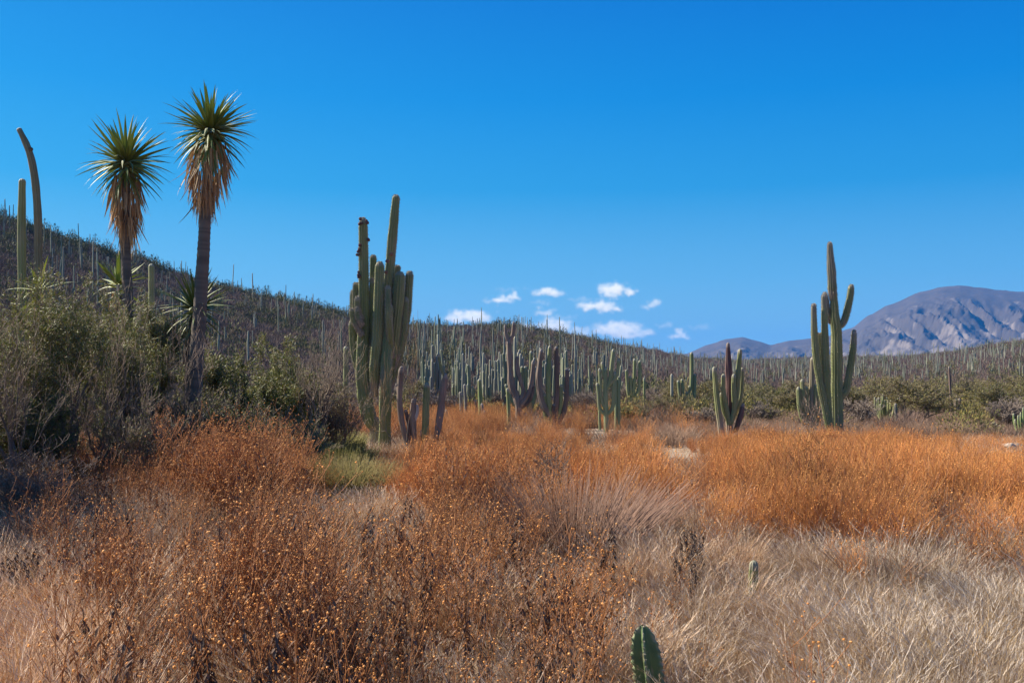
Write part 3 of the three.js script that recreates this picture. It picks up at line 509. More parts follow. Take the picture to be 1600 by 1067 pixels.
const OLIVE = [[.23, .205, .042], [.29, .25, .055], [.19, .175, .04], [.31, .24, .065], [.22, .165, .065]], GREENL = [[.16, .18, .03], [.20, .21, .036], [.12, .145, .03], [.22, .19, .042]], GREYT = [.17, .14, .125], DARKT = [.19, .145, .11];
const LD = GREENL;
tree('mesquite_tree', 'dark many stemmed tree under the left poles, its forked trunk showing', 'tree', 118, 20, grow(101, { stems: 4, levels: 5, kids: 4, len: 1.5, h: 4.75, w: 2.0, leaves: 9, up: .02, bend: .5, open: .95, leafLevels: 1, lc: LD, ls: .044, tr: .003, tw: DARKT, r0: .10 }), .4);
tree('mesquite_tree', 'dense dark tree between the two tall yuccas', 'tree', 205, 22.6, grow(102, { stems: 4, levels: 5, kids: 4, len: 1.4, h: 4.45, w: 1.3, leaves: 9, up: .02, bend: .5, open: .95, leafLevels: 1, lc: LD, ls: .044, tr: .003, tw: DARKT, r0: .08 }));
tree('mesquite_tree', 'bare grey twigged tree at the left edge of the view', 'tree', 8, 17.5, grow(103, { stems: 4, levels: 4, kids: 4, len: 1.5, h: 4.4, w: 1.6, leaves: 0, up: .02, bend: .55, open: 1, tw: [.19, .14, .105], tr: .0032, r0: .05 }), 1);
tree('mesquite_tree', 'greener rounded bushy tree right of the tallest yucca', 'tree', 392, 24.2, grow(104, { stems: 6, levels: 5, kids: 4, len: 1.1, h: 3.55, w: 1.75, leaves: 10, up: .02, bend: .45, leafLevels: 1, tr: .003, lc: GREENL, ls: .05, tw: DARKT, r0: .06, open: .85 }), 2);
tree('mesquite_tree', 'leafless dark tree leaning right in front of the giant clump', 'tree', 474, 23, grow(105, { stems: 1, levels: 4, kids: 5, len: 1.9, h: 3.9, w: 1.15, leaves: 0, tw: DARKT, lean: .2, r0: .085, bend: .42, tr: .0035 }), 0);
tree('thorn_shrub', 'leafless shrub with arching twigs growing through the giant clump', 'shrub', 628, 29.6, grow(106, { stems: 2, levels: 3, kids: 4, len: 1.9, h: 4.4, w: 1.2, leaves: 0, tw: [.26, .17, .09], r0: .02, bend: .6, open: .9, tr: .0032 }), .7);
tree('thorn_shrub', 'dark low bush in the shade below the tallest yucca', 'shrub', 335, 20.5, grow(107, { stems: 6, levels: 4, kids: 5, len: 1, h: 2.3, w: 1.25, leaves: 3, lc: LD, ls: .036, tw: DARKT, r0: .04, open: .9 }), 1.4);
tree('thorn_shrub', 'dark open twiggy shrub below the second tallest yucca', 'shrub', 190, 18.5, grow(108, { stems: 5, levels: 4, kids: 4, len: 1, h: 2.3, w: 1.3, leaves: 1, lc: LD, ls: .034, tw: DARKT, r0: .035, open: .9 }), .2);
tree('thorn_shrub', 'purple grey leafless scrub at the left edge before the trees', 'shrub', 40, 14.5, grow(109, { stems: 9, levels: 4, kids: 4, len: .9, h: 1.5, w: 1.5, leaves: 0, tr: .003, tw: [.19, .135, .11], r0: .025, open: .95 }), .9);
tree('thorn_shrub', 'dark leafless scrub beside the leaning bare tree', 'shrub', 440, 21.5, grow(110, { stems: 7, levels: 4, kids: 5, len: .9, h: 1.8, w: 1.3, leaves: 4, lc: LD, ls: .03, tw: DARKT, r0: .03, open: .95 }), 2.2);
tree('mesquite_tree', 'dark tree just outside the left edge, shading the scrub', 'tree', -300, 14.5, grow(111, { stems: 4, levels: 5, kids: 4, len: 1.5, h: 5.6, w: 2.3, leaves: 10, lc: LD, ls: .045, tw: DARKT, r0: .1 }), .4);
tree('mesquite_tree', 'second tree outside the left edge, farther from the camera', 'tree', -280, 18, grow(112, { stems: 4, levels: 5, kids: 4, len: 1.5, h: 5.6, w: 2.4, leaves: 10, lc: LD, ls: .045, tw: DARKT, r0: .1 }), 1.4);
tree('mesquite_tree', 'dark twiggy tree behind the left poles', 'tree', 50, 26, grow(113, { stems: 4, levels: 5, kids: 4, len: 1.5, h: 5.1, w: 2.2, leaves: 8, up: .02, bend: .5, open: .95, leafLevels: 1, lc: LD, ls: .046, tw: DARKT, r0: .1 }), 2.4);
tree('thorn_shrub', 'brown tangled leafless bush between the leaning bare tree and the giant clump', 'shrub', 515, 26, grow(114, { stems: 6, levels: 4, kids: 5, len: 1, h: 2.6, w: 1.0, leaves: 1, lc: OLIVE, ls: .04, tw: DARKT, r0: .03, open: .9, tr: .004 }), 1);
tree('thorn_shrub', 'tall bare twigged shrub rising before the second tallest yucca trunk', 'shrub', 165, 19.2, grow(116, { stems: 3, levels: 4, kids: 4, len: 1.5, h: 4.2, w: 1.4, leaves: 0, up: .02, bend: .6, open: 1, tw: [.21, .155, .115], tr: .003, r0: .04 }), 2.6);
tree('thorn_shrub', 'bare angular shrub between the two tall yucca trunks', 'shrub', 262, 20, grow(117, { stems: 3, levels: 4, kids: 4, len: 1.5, h: 3.9, w: 1.2, leaves: 0, up: .02, bend: .6, open: 1, tw: [.19, .14, .11], tr: .003, r0: .035 }), .3);
tree('thorn_shrub', 'olive green bush at the foot of the left poles', 'shrub', 20, 19, grow(115, { stems: 7, levels: 4, kids: 5, len: 1, h: 2.4, w: 1.7, up: .02, leaves: 7, lc: LD, ls: .036, tw: DARKT, r0: .03, open: .9 }), 1.6);
tree('mesquite_tree', 'spreading flat crowned olive tree with bent trunk at right', 'tree', 1418, 47, grow(120, { stems: 2, levels: 5, kids: 4, len: 1.7, h: 2.7, w: 2.5, leaves: 5, lc: OLIVE, ls: .055, tw: [.13, .10, .075], r0: .11, up: .02, open: .95, lean: .25, tr: .008 }), 0);
// olive trees of the middle distance
const OT = [130, 131, 132, 133].map((s, i) => grow(s, { stems: 3, levels: 4, kids: 5, len: 1.4, h: 2.35, w: 2.0, leaves: 10, lc: i % 2 ? OLIVE : GREENL.concat(OLIVE), ls: .052, tw: [.15, .115, .095], r0: .08, open: .95, up: .03, tr: .009 }));
const BT = [140, 141].map((s) => grow(s, { stems: 4, levels: 4, kids: 5, len: 1.4, h: 2.3, w: 1.8, leaves: 0, tw: [.19, .15, .125], r0: .06, open: .95, tr: .012 }));
const OTL = ['before the shed roof', 'just right of the shed roof', 'right of the dark poled candelabra', 'left of the dark poled candelabra', 'right behind the candelabra with one tall pole', 'left of the lone pale pole', 'left behind the rounded yellow green cactus', 'behind the rounded yellow green cactus', 'left of the thin bare pole', 'right of the stout dead trunk', 'behind the small bright green cactus bush', 'at the right edge behind the cut off cactus', 'far behind the stout dead trunk', 'just outside the right edge', 'behind the tallest right candelabra', 'right beside the pale track candelabra', 'behind the low spreading candelabra', 'behind the dead candelabra', 'behind the leaning bare tree', 'behind the green bushy tree', 'far behind the dark poled candelabra', 'farthest left of the dark poled candelabra'];
const BTL = ['left of the rounded yellow green cactus', 'right of the dark poled candelabra', 'behind the sandy track', 'left of the forked dead cactus', 'behind the row of grey poles', 'before the dark poled candelabra', 'beside the small bright green cactus bush', 'left behind the giant clump', 'behind the giant clump', 'right of the forked dead cactus', 'behind the fanned pole candelabra'];
[[1200, 62, 1.05, 0], [1232, 70, 1.1, 1], [1168, 55, .8, 2], [1105, 60, 1, 3], [1088, 52, .75, 0], [1020, 58, .7, 1], [1340, 66, 1.1, 2], [1378, 74, 1.2, 3], [1455, 60, 1.15, 0], [1532, 62, 1.2, 1], [1565, 55, 1.1, 2], [1598, 60, 1.2, 3], [1505, 74, 1.2, 1], [1640, 52, 1.2, 0], [1300, 80, 1.2, 0], [980, 50, .55, 2], [1260, 58, .9, 3], [640, 70, 1.1, 1], [500, 62, 1.1, 2], [440, 52, 1.2, 0], [1140, 82, 1.2, 0], [1060, 88, 1.2, 3]].forEach(([px, d, s, k], i) =>
  tree('olive_tree', `${['low', 'rounded', 'broad', 'small'][k]} olive green thorn tree ${OTL[i]}`, 'tree', px, d, OT[k], i * 1.7, s));
[[1340, 46, .8, 0], [1190, 48, .7, 1], [905, 58, .9, 0], [770, 62, .9, 1], [690, 52, .9, 0], [1110, 44, .6, 1], [1575, 42, .8, 0], [560, 50, .9, 1], [590, 68, 1.1, 0], [850, 66, 1.1, 1], [1000, 72, 1, 0]].forEach(([px, d, s, k], i) =>
  tree('bare_shrub', `leafless grey brown thorn shrub ${BTL[i]}`, 'shrub', px, d, BT[k], i * 1.3, s));
tree('bare_shrub', 'dark leafless low shrub spreading above the orange weeds at centre', 'shrub', 838, 14.2, grow(150, { stems: 2, levels: 4, kids: 4, len: 1, h: 1.45, w: .85, leaves: 0, tw: [.12, .085, .065], r0: .025, open: .9, up: 0, tr: .0035 }), .5);
// broom: upright green stems at the clump's foot
function broom(seed, n, h, w, c0, c1, r, spread) {
  const rnd = rng(seed), b = new Buf();
  for (let i = 0; i < n; i++) {
    const a = rnd() * 6.283, q = Math.sqrt(rnd()) * w, L = h * (.55 + .45 * rnd()) * (1 - .25 * q / w), x = Math.cos(a) * q * .55, z = Math.sin(a) * q * .55, sx = Math.cos(a) * spread * (q / w) + (rnd() - .5) * .25, sz = Math.sin(a) * spread * (q / w) + (rnd() - .5) * .25;
    tube(b, [V(x, -.05, z), V(x + sx * L * .4, L * .5, z + sz * L * .4), V(x + sx * L * .9, L * (.95 - .1 * spread), z + sz * L * .9)], [r, r * .8, r * .35], 3, mix3(c0, c1, rnd()), rnd, .2, false);
  }
  return b.geo();
}
{
  const mk = (name, label, px, d, g, m) => { const x = (px - 800) / F * d, t = thing(name, label, 'shrub', V(x, ground(x, -d), -d)); put('stems', g, m, t); return t; };
  mk('broom_shrub', 'bright green broom like shrub at the foot of the giant clump', 522, 27.5, broom(1, 2600, 1.25, 1.2, [.15, .145, .036], [.21, .18, .055], .006, .45), M.twig);
  mk('broom_shrub', 'rushy green shrub standing in shade before the taller broom shrub', 530, 23, broom(2, 2600, 1.1, 1.1, [.15, .155, .038], [.20, .175, .052], .005, .6), M.twig);
  mk('broom_shrub', 'low rushy green shrub at the right end of the tall seed head weeds', 528, 18.6, broom(6, 3000, 1.15, 1.5, [.15, .14, .038], [.21, .155, .06], .0042, .65), M.twig);
  mk('twig_shrub', 'purple grey shrub of fine straight leafless stems right of centre', 900, 11.8, broom(3, 760, 1.65, 1.0, [.16, .09, .066], [.27, .165, .12], .004, .85), M.twig);
  [[705, 19, 1.2, .8, 'left of the dark spreading shrub at centre'], [775, 16.5, 1.15, .7, 'close left before the dark spreading shrub at centre'], [1012, 17, 1.1, .7, 'left of the sandy clearing'], [1175, 15.5, 1.0, .7, 'in the orange weeds right of the sandy clearing'], [1275, 13.6, .9, .6, 'at the front edge of the orange weeds'], [1470, 14.2, .95, .7, 'at the front edge of the orange weeds farther right'], [860, 21, 1.1, .7, 'right behind the dark spreading shrub at centre']].forEach(([px, d, h, w, pl], i) => mk('twig_shrub', `brown fine twigged shrub ${pl}`, px, d, broom(20 + i, 300, h, w, [.17, .10, .07], [.28, .17, .11], .0042, .8), M.twig));
  mk('twig_shrub', 'smaller brown fine stemmed shrub right of the purple grey one', 975, 12.9, broom(4, 480, 1.3, .75, [.15, .085, .06], [.26, .15, .105], .0036, .8), M.twig);
}

// ---------------------------------------------------------------- shed roof and rocks
{
  const d = 82, x = (1205 - 800) / F * d, base = V(x, ground(x, -d), -d), s = thing('shed', 'small low shed with pale metal roof among the olive trees', 'shed', base);
  const box = (w, h, dp, px, py, pz, c) => { const g = new THREE.BoxGeometry(w, h, dp); g.translate(px, py, pz); const n = g.attributes.position.count, a = new Float32Array(n * 3); for (let i = 0; i < n; i++) a.set(c, i * 3); g.setAttribute('color', new THREE.BufferAttribute(a, 3)); return g; };
  put('wall', box(1.1, .75, .06, 0, .37, .45, [.22, .18, .15]), M.dead, s); put('wall', box(1.1, 1.1, .06, 0, .55, -.45, [.22, .18, .15]), M.dead, s); put('wall', box(.06, .75, .84, -.52, .37, 0, [.2, .17, .14]), M.dead, s); put('wall', box(.06, .75, .84, .52, .37, 0, [.2, .17, .14]), M.dead, s);
  const b = new Buf(), n = 24; for (let i = 0; i <= n; i++) for (const k of [0, 1]) b.v(-.7 + 1.4 * i / n, (k ? 1.22 : .72) + .03 * Math.sin(i * Math.PI), (k ? -.62 : .68), [.5, .55, .6]);
  for (let i = 0; i <= n; i++) { b.p[i * 6 + 1] += i % 2 ? .025 : 0; b.p[i * 6 + 4] += i % 2 ? .025 : 0; }
  for (let i = 0; i < n; i++) { b.tri(i * 2, i * 2 + 2, i * 2 + 1); b.tri(i * 2 + 1, i * 2 + 2, i * 2 + 3); } put('roof', b, M.metal, s);
}
{
  const rnd = rng(31);
  [[1572, 30, .10], [1580, 29.4, .13], [1588, 31, .09], [1592, 29.8, .11]].forEach(([px, d, r], i) => {
    const x = (px - 800) / F * d, b = new Buf(), g = new THREE.IcosahedronGeometry(r, 3), q = g.attributes.position;
    for (let k = 0; k < q.count; k++) { const s = 1 + .5 * fbm(q.getX(k) * 7 + i * 9, q.getY(k) * 7, q.getZ(k) * 7); b.v(q.getX(k) * s * 1.2, q.getY(k) * s * .8, q.getZ(k) * s, [.36, .30, .245]); }
    for (let k = 0; k < q.count; k += 3) b.tri(k, k + 1, k + 2);
    const o = put(numbered('rock'), b, M.rock, scene); o.position.set(x, ground(x, -d) + r * .5 + .28, -d); o.userData = { label: 'pale rock on the weedy bank near the right edge', category: 'rock', group: 'pale rocks near the right edge' };
    void rnd;
  });
}

// ---------------------------------------------------------------- masses: grass, weeds, scrub
function mass(name, label, category, geos, m, list, part) {
  const g = new THREE.Group(); g.name = name; scene.add(g); g.userData = { kind: 'stuff', label, category };
  const per = geos.map(() => []); list.forEach((q) => per[q.k % geos.length].push(q));
  const O = new THREE.Object3D(), C = new THREE.Color();
  per.forEach((L, i) => {
    if (!L.length) return;
    const im = new THREE.InstancedMesh(geos[i], m, L.length); im.name = i ? `${part}_${String(i).padStart(3, '0')}` : part;
    L.forEach((q, j) => { O.position.set(q.x, q.y, q.z); O.rotation.set(q.tx ?? 0, q.ry, q.tz ?? 0, 'XZY'); O.scale.set(q.s, q.s * (q.sy ?? 1), q.s); O.updateMatrix(); im.setMatrixAt(j, O.matrix); im.setColorAt(j, C.setRGB(q.c[0], q.c[1], q.c[2])); });
    im.castShadow = im.receiveShadow = true; im.userData = { kind: 'stuff' }; g.add(im);
  });
  return g;
}
function ribbon(b, pts, w, c, up) {
  let pa = -1, pb = -1;
  for (let i = 0; i < pts.length; i++) { const t = i / (pts.length - 1), ww = w * (1 - t * .85), p = pts[i], A = b.v(p.x - up.x * ww, p.y, p.z - up.z * ww, c), B = b.v(p.x + up.x * ww, p.y, p.z + up.z * ww, c); if (pa >= 0) { b.tri(pa, pb, B); b.tri(pa, B, A); } pa = A; pb = B; }
}
function grassGeo(seed, n, h, spread, lean, w, cols, curl, ear) {
  const rnd = rng(seed), b = new Buf();
  for (let i = 0; i < n; i++) {
    const a = rnd() * 6.283, q = Math.sqrt(rnd()) * spread, L = h * (.45 + .6 * rnd()), dx = Math.cos(a) * (.15 + curl * rnd()) + lean[0], dz = Math.sin(a) * (.15 + curl * rnd()) + lean[1], c = cols[Math.floor(rnd() * cols.length)], kk = .85 + rnd() * .3, cc = [c[0] * kk, c[1] * kk, c[2] * kk];
    const x = Math.cos(a) * q, z = Math.sin(a) * q, pts = []; for (let k = 0; k <= 4; k++) { const t = k / 4; pts.push(V(x + dx * L * t * t * .75 + (rnd() - .5) * .012, L * (t - .18 * t * t * (1 + curl)), z + dz * L * t * t * .75 + (rnd() - .5) * .012)); }
    const wa = rnd() * 3.14; ribbon(b, pts, w * (.55 + Math.pow(rnd(), 2) * 1.7), cc, { x: Math.cos(wa), z: Math.sin(wa) });
    if (ear && rnd() < ear) { const e = pts[4], f = pts[3]; for (let k = 0; k < 4; k++) { const s = k / 4, p = V(lerp(f.x, e.x, s), lerp(f.y, e.y, s), lerp(f.z, e.z, s)); ribbon(b, [p, V(p.x + dx * .05 + (rnd() - .5) * .03, p.y + .02 + rnd() * .02, p.z + dz * .05 + (rnd() - .5) * .03)], w * 1.3, [.6, .5, .41], { x: Math.cos(wa), z: Math.sin(wa) }); } }
  }
  return b.geo();
}
const PALE = [[.47, .32, .175], [.40, .26, .13], [.56, .41, .26], [.34, .205, .10], [.52, .345, .15], [.40, .30, .21], [.26, .15, .08]];
const grassV = [1, 2, 3, 4, 5].map((s) => grassGeo(s, 85, .62, .16, [-.38, .12], .0016, PALE, .75, .25)).concat([6, 7].map((s) => grassGeo(s, 75, .72, .16, [-.1, .05], .0017, PALE, .5, .5)));
// seed-head weed: stem, branches, round dry heads, shrivelled leaves
const HEADG = new THREE.IcosahedronGeometry(1, 0);
function head(b, p, r, c, rnd) { const q = HEADG.attributes.position, o = b.p.length / 3, k0 = .8 + rnd() * .45; for (let i = 0; i < q.count; i++) { const k = .7 + .7 * Math.abs(n3(q.getX(i) * 2.3 + p.x * 40, q.getY(i) * 2.3 + p.z * 31, q.getZ(i) * 2.3)); b.v(p.x + q.getX(i) * r * k, p.y + q.getY(i) * r * k * .85, p.z + q.getZ(i) * r * k, c, k0); } for (let i = 0; i < q.count; i += 3) b.tri(o + i, o + i + 1, o + i + 2); }
function weedGeo(seed, o = {}) {
  const rnd = rng(seed), b = new Buf(), { h = 1, r = .0035, stems = 2, heads = 1, hr = .0076, st = [.31, .13, .045], hc = [.64, .275, .068], dl = [.15, .08, .05], leaves = 10, br = 8 } = o;
  for (let s = 0; s < stems; s++) {
    const a0 = rnd() * 6.28, H = h * (.75 + rnd() * .4), lx = (rnd() - .5) * .3, lz = (rnd() - .5) * .3, x0 = Math.cos(a0) * .06, z0 = Math.sin(a0) * .06, P = (t) => V(x0 + lx * H * t * t, H * t, z0 + lz * H * t * t);
    tube(b, [P(-.03), P(.3), P(.65), P(1)], [r, r * .9, r * .7, r * .4], 3, st, rnd, .2, false);
    for (let i = 0; i < br; i++) {
      const t = .45 + .55 * (i + rnd()) / br, p = P(t), a = i * 2.4 + rnd(), L = H * (.12 + .2 * rnd()) * (1.25 - t * .5), e = p.clone().add(V(Math.cos(a) * L * .62, L * .85, Math.sin(a) * L * .62)), m = p.clone().lerp(e, .5); m.y -= L * .06;
      tube(b, [p, m, e], [r * .6, r * .5, r * .35], 3, st, rnd, .25, false);
      const k = 1 + Math.floor(rnd() * 3.2 * heads);
      for (let j = 0; j < k; j++) { const f = e.clone().add(V((rnd() - .5) * .09, (rnd() - .1) * .07, (rnd() - .5) * .09)), sm = m.clone().lerp(e, .5 + .5 * rnd()); tube(b, [sm, f], r * .3, 3, st, rnd, .2, false); { const w = rnd(), m2 = [hc, [hc[0] * .8, hc[1] * .75, hc[2] * .8], [.36, .16, .06], [hc[0] * 1.05, hc[1] * 1.2, hc[2] * 1.6]][w < .46 ? 0 : w < .66 ? 1 : w < .78 ? 2 : 3]; head(b, f, hr * (.62 + Math.pow(rnd(), 1.6) * .85), m2, rnd); } }
    }
    for (let i = 0; i < leaves; i++) { const t = .1 + .75 * rnd(), p = P(t), a = rnd() * 6.28, L = .03 + rnd() * .045, q = p.clone().add(V(Math.cos(a) * L * .6, -L * .7, Math.sin(a) * L * .6)), w = .008; const A = b.v(p.x, p.y, p.z, dl), B = b.v(lerp(p.x, q.x, .5) - Math.sin(a) * w, lerp(p.y, q.y, .35), lerp(p.z, q.z, .5) + Math.cos(a) * w, dl), C = b.v(q.x, q.y, q.z, dl), D = b.v(lerp(p.x, q.x, .5) + Math.sin(a) * w, lerp(p.y, q.y, .35), lerp(p.z, q.z, .5) - Math.cos(a) * w, dl); b.tri(A, B, C); b.tri(A, C, D); }
  }
  return b.geo();
}
const weedV = [1, 2, 3, 4, 5, 6].map((s) => weedGeo(40 + s, { h: .95, stems: 3 + s % 2, br: 5 + s % 3, heads: .85, leaves: 18 })).concat([weedGeo(60, { h: .85, stems: 5, br: 5, heads: .25, leaves: 34, hc: [.3, .16, .08], st: [.2, .10, .055] }), weedGeo(61, { h: .9, stems: 3, br: 6, heads: .6, leaves: 24, dl: [.2, .1, .05] })]);
const spikeV = [70, 71].map((s) => weedGeo(s, { h: .75, stems: 3, br: 2, heads: 0, leaves: 90, dl: [.085, .05, .035], st: [.10, .06, .04] }));
function wiryGeo(seed, n = 40, h = 1) {
  const rnd = rng(seed), b = new Buf();
  for (let i = 0; i < n; i++) {
    const a = rnd() * 6.283, o = rnd() * .6, L = h * (.5 + .55 * rnd()), c = [[.44, .165, .042], [.50, .205, .055], [.33, .125, .045], [.56, .27, .085]][Math.floor(rnd() * 4)], st = [[.27, .13, .075], [.22, .12, .085], [.33, .15, .06]][Math.floor(rnd() * 3)], q = V(Math.cos(a) * .1 * rnd(), -.03, Math.sin(a) * .1 * rnd()), d = V(Math.cos(a) * o, 1, Math.sin(a) * o).normalize(), pts = [q.clone()];
    for (let k = 0; k < 4; k++) { d.x += (rnd() - .5) * .3; d.z += (rnd() - .5) * .3; d.normalize(); q.addScaledVector(d, L / 4); pts.push(q.clone()); }
    tube(b, pts, [.0042, .0038, .003, .0024, .0015], 3, st, rnd, .2, false);
    for (let k = 0; k < 7; k++) { const j = 1 + Math.floor(rnd() * 4), p = pts[j], l = .12 + rnd() * .2, e = p.clone().add(V((rnd() - .5) * l * 1.5, l, (rnd() - .5) * l * 1.5)), m = p.clone().lerp(e, .5); m.y -= l * .08; tube(b, [p, m, e], [.002, .0018, .0012], 3, c, rnd, .25, false); if (rnd() < .55) head(b, e, .005 + rnd() * .009, [.58, .26, .07], rnd); if (rnd() < .35) head(b, m, .004 + rnd() * .006, [.45, .19, .055], rnd); }
  }
  return b.geo();
}
const wiryV = [1, 2, 3, 4, 5].map((s) => wiryGeo(80 + s, 30 + s * 4, .85 + s * .05));
const twigClump = [1, 2, 3].map((s) => broom(90 + s, 60, .55, .28, [.19, .115, .08], [.29, .19, .13], .003, .9));
{
  const rnd = rng(2024), grass = [], weeds = [], wiry = [], spikes = [], twigs = [];
  const tint = (v, w = 0) => { const k = 1 + (rnd() - .5) * v; return [k * (1 + w), k, k * (1 - w)]; };
  const each = (d0, d1, per, f) => { const A = (d1 * d1 - d0 * d0) * .5 * 1.16, n = Math.round(A * per); for (let i = 0; i < n; i++) { const d = Math.sqrt(lerp(d0 * d0, d1 * d1, rnd())), px = -100 + rnd() * 1800, x = (px - 800) / F * d, nz = fbm(x * .33, d * .33, 5), n2 = fbm(x * .9, d * .9, 15); f(px, d, x, nz, n2); } };
  const add = (L, x, d, k, s, c, sy = 1, tilt = .25) => L.push({ x, y: ground(x, -d) - .01, z: -d, k, ry: rnd() * 6.28, s, sy, c, tx: (rnd() - .5) * tilt, tz: (rnd() - .5) * tilt });
  const keep = (px, d) => !((d < 6.05 && d > 3.6 && px > 930 && px < 1085) || (Math.abs(px - 1177) < 9 && d > 8.3 && d < 9.4)); // nothing grows against the two young cacti
  const lowLane = (px, d) => (px > 1025 && px < 1118 && d > 15) || (px > 878 && px < 985 && d > 21);
  const sand = (x, d) => Math.hypot((x - (1070 - 800) / F * 30) / 1.15, (d - 30) / 3.6) < 1 || Math.hypot((x - (922 - 800) / F * 42) / 2.6, (d - 42) / 6) < 1;
  each(4.4, 16, 62, (px, d, x, nz, n2) => {
    const right = sstep(860, 960, px + nz * 260) * sstep(13, 10.5, d + nz * 2.5), left = sstep(330, 190, px + nz * 200) * sstep(10.6, 8.6, d + nz * 2), mid = sstep(.9, .5, Math.hypot((px - 620) / 85, (d - 13) / 1.6)), lane = sstep(.9, .5, Math.hypot((px - 1085) / 60, (d - 14.5) / 3)), g = Math.max(right, left, mid, lane, .42);
    if (rnd() > g || !keep(px, d) || (n2 < -.12 && rnd() < .55)) return;
    const L = left > .5 && px < 420, gold = L ? .16 : n2 > .16 && px < 1250 ? .13 : px > 1350 ? -.02 : .02;
    add(grass, x, d, (L || mid > .4) && rnd() < .7 ? 5 + Math.floor(rnd() * 2) : Math.floor(rnd() * 7), ((L ? .85 : .70) + rnd() * .42 + nz * .3) * (1 + clamp(n2 * 1.2, -.3, .4)), tint(.3, gold), 1, .3);
    const q = grass[grass.length - 1]; if (rnd() < .8) q.ry = (rnd() - .5) * 1.5;                                              // combed by the wind
  });
  each(13, 34, 13, (px, d, x, nz) => { if (rnd() < (sand(x, d) ? .05 : .75)) add(grass, x, d, Math.floor(rnd() * 7), (lowLane(px, d) ? .4 : .75) + rnd() * .4, tint(.3, .08)); });
  each(4.7, 18, 27, (px, d, x, nz, n2) => {
    let g = sstep(1010, 880, px + nz * 180) * sstep(40, 200, px + nz * 120 + (d - 7) * 16) * clamp(.6 + n2 * 3.4);
    g *= 1 - .85 * sstep(.9, .5, Math.hypot((px - 620) / 80, (d - 13) / 1.4)); if (px > 640 && px < 900 && d < 8.5) g *= .55; if (px > 700 && d > 12) g *= .5;
    if (px < 260 && d > 10) g *= .45; if (px > 475 && px < 640 && d > 12) g *= .1; if (px > 830 && px < 1040 && d > 9.5) g *= .5;
    if (px > 960 && px < 1060 && d < 9) g = Math.max(g, .12);
    g = Math.max(g, .014);
    if (rnd() > g || !keep(px, d)) return;
    add(weeds, x, d, Math.floor(rnd() * 8), (.55 + rnd() * .45) * (1 + clamp(nz * 1.2 + n2 * 1.1, -.3, .5)) * (d > 9.5 && px > 440 && px < 660 ? .68 : 1), tint(.4, .04), 1, .3);
  });
  each(13, 19, 60, (px, d, x, nz) => { if (Math.abs(px - 375 + nz * 80) < 112 * (1 - Math.abs(d - 15.5) / 5) && rnd() < .22) add(weeds, x, d, Math.floor(rnd() * 6), 1.05 + rnd() * .55, tint(.3, .06), 1, .35); });
  each(9, 34, 26, (px, d, x, nz, n2) => {
    const r = sstep(1040, 1120, px + nz * 120) * Math.pow(sstep(10.4, 19, d + nz * 5 + (px < 1250 ? -1.5 : 0)), .8), c = sstep(590, 650, px + nz * 50) * sstep(1080, 1000, px) * sstep(13, 16, d + nz * 3);
    let g = Math.max(r, c * .75, px > 1000 && d > 9 ? .05 : 0, px < 480 && d > 16 ? .4 : 0) * clamp(.58 + n2 * 4.4);
    const low = lowLane(px, d); if (low) g *= .25; if (px > 470 && px < 645 && d > 14) g *= d > 25 ? .3 : .1; if (sand(x, d)) g *= .08;
    if (px < 700 && d > 27) g *= .6;
    if (rnd() > g) return;
    if (rnd() < .52) return;
    const kk = (1 + clamp(n2 * 1.2, -.35, .35)) * (rnd() < .15 ? .65 : 1), tt = tint(.4, .02).map((v) => v * kk), mound = clamp(1 + nz * 1.3 + n2 * 2.1 + .22 * Math.exp(-Math.pow((px - 1330) / 110, 2)), .4, 1.3);
    add(wiry, x, d, Math.floor(rnd() * 5), (low ? .4 : lerp(.72, .86, sstep(11, 16, d)) * lerp(1, px > 1400 ? .44 : .55, sstep(15, 24, d)) * mound) * (.72 + rnd() * .45) * (px > 520 && px < 700 && d > 21 ? .6 : 1), tt, 1, .4);
  });
  each(11.5, 33, .5, (px, d, x, nz) => {                                        // separate rounded bushes of the same weed
    const low = lowLane(px, d), right = px > 1060 && d > 12.5 + nz * 3, mid = px > 640 && px < 1040 && d > 14.5, left = px < 470 && d > 17;
    if (!(right || mid || left) || low || sand(x, d)) return;
    const size = .62 + rnd() * .5 + (px > 1230 && px < 1430 ? .12 : 0), H = size * lerp(1.05, px > 1400 ? .62 : .72, sstep(14, 25, d)), n = 14 + Math.floor(rnd() * 12), shift = .75 + rnd() * .5;
    for (let i = 0; i < n; i++) { const a = rnd() * 6.283, q = Math.sqrt(rnd()), xx = x + Math.cos(a) * q * .8 * size, dd = d + Math.sin(a) * q * .8 * size, k = shift * (.85 + rnd() * .3); wiry.push({ x: xx, y: ground(xx, -dd) - .01, z: -dd, k: Math.floor(rnd() * 5), ry: rnd() * 6.28, s: H * (1.05 - .45 * q * q) * (.85 + rnd() * .25), c: [k, k * (.94 + .1 * rnd()), k * .95], tx: -Math.sin(a) * q * .35, tz: -Math.cos(a) * q * .35 }); }
  });
  each(34, 62, 7, (px, d, x, nz) => { if (sand(x, d)) return; const g = px > 520 && px < 780 ? .55 : px > 1120 ? .0 : px > 980 ? .05 : .25; if (rnd() < g * clamp(.6 + nz * 2)) add(wiry, x, d, Math.floor(rnd() * 4), .7 + rnd() * .5, tint(.3, 0)); else if (rnd() < .5) add(twigs, x, d, Math.floor(rnd() * 3), 1.1 + rnd() * 1.0, tint(.4, 0)); });
  each(5.2, 12, 2.2, (px, d, x, nz, n2) => { if (px > 120 && px < 960 && n2 > -.12 && keep(px, d)) add(spikes, x, d, Math.floor(rnd() * 2), .8 + rnd() * .5, tint(.4), 1, .2); });
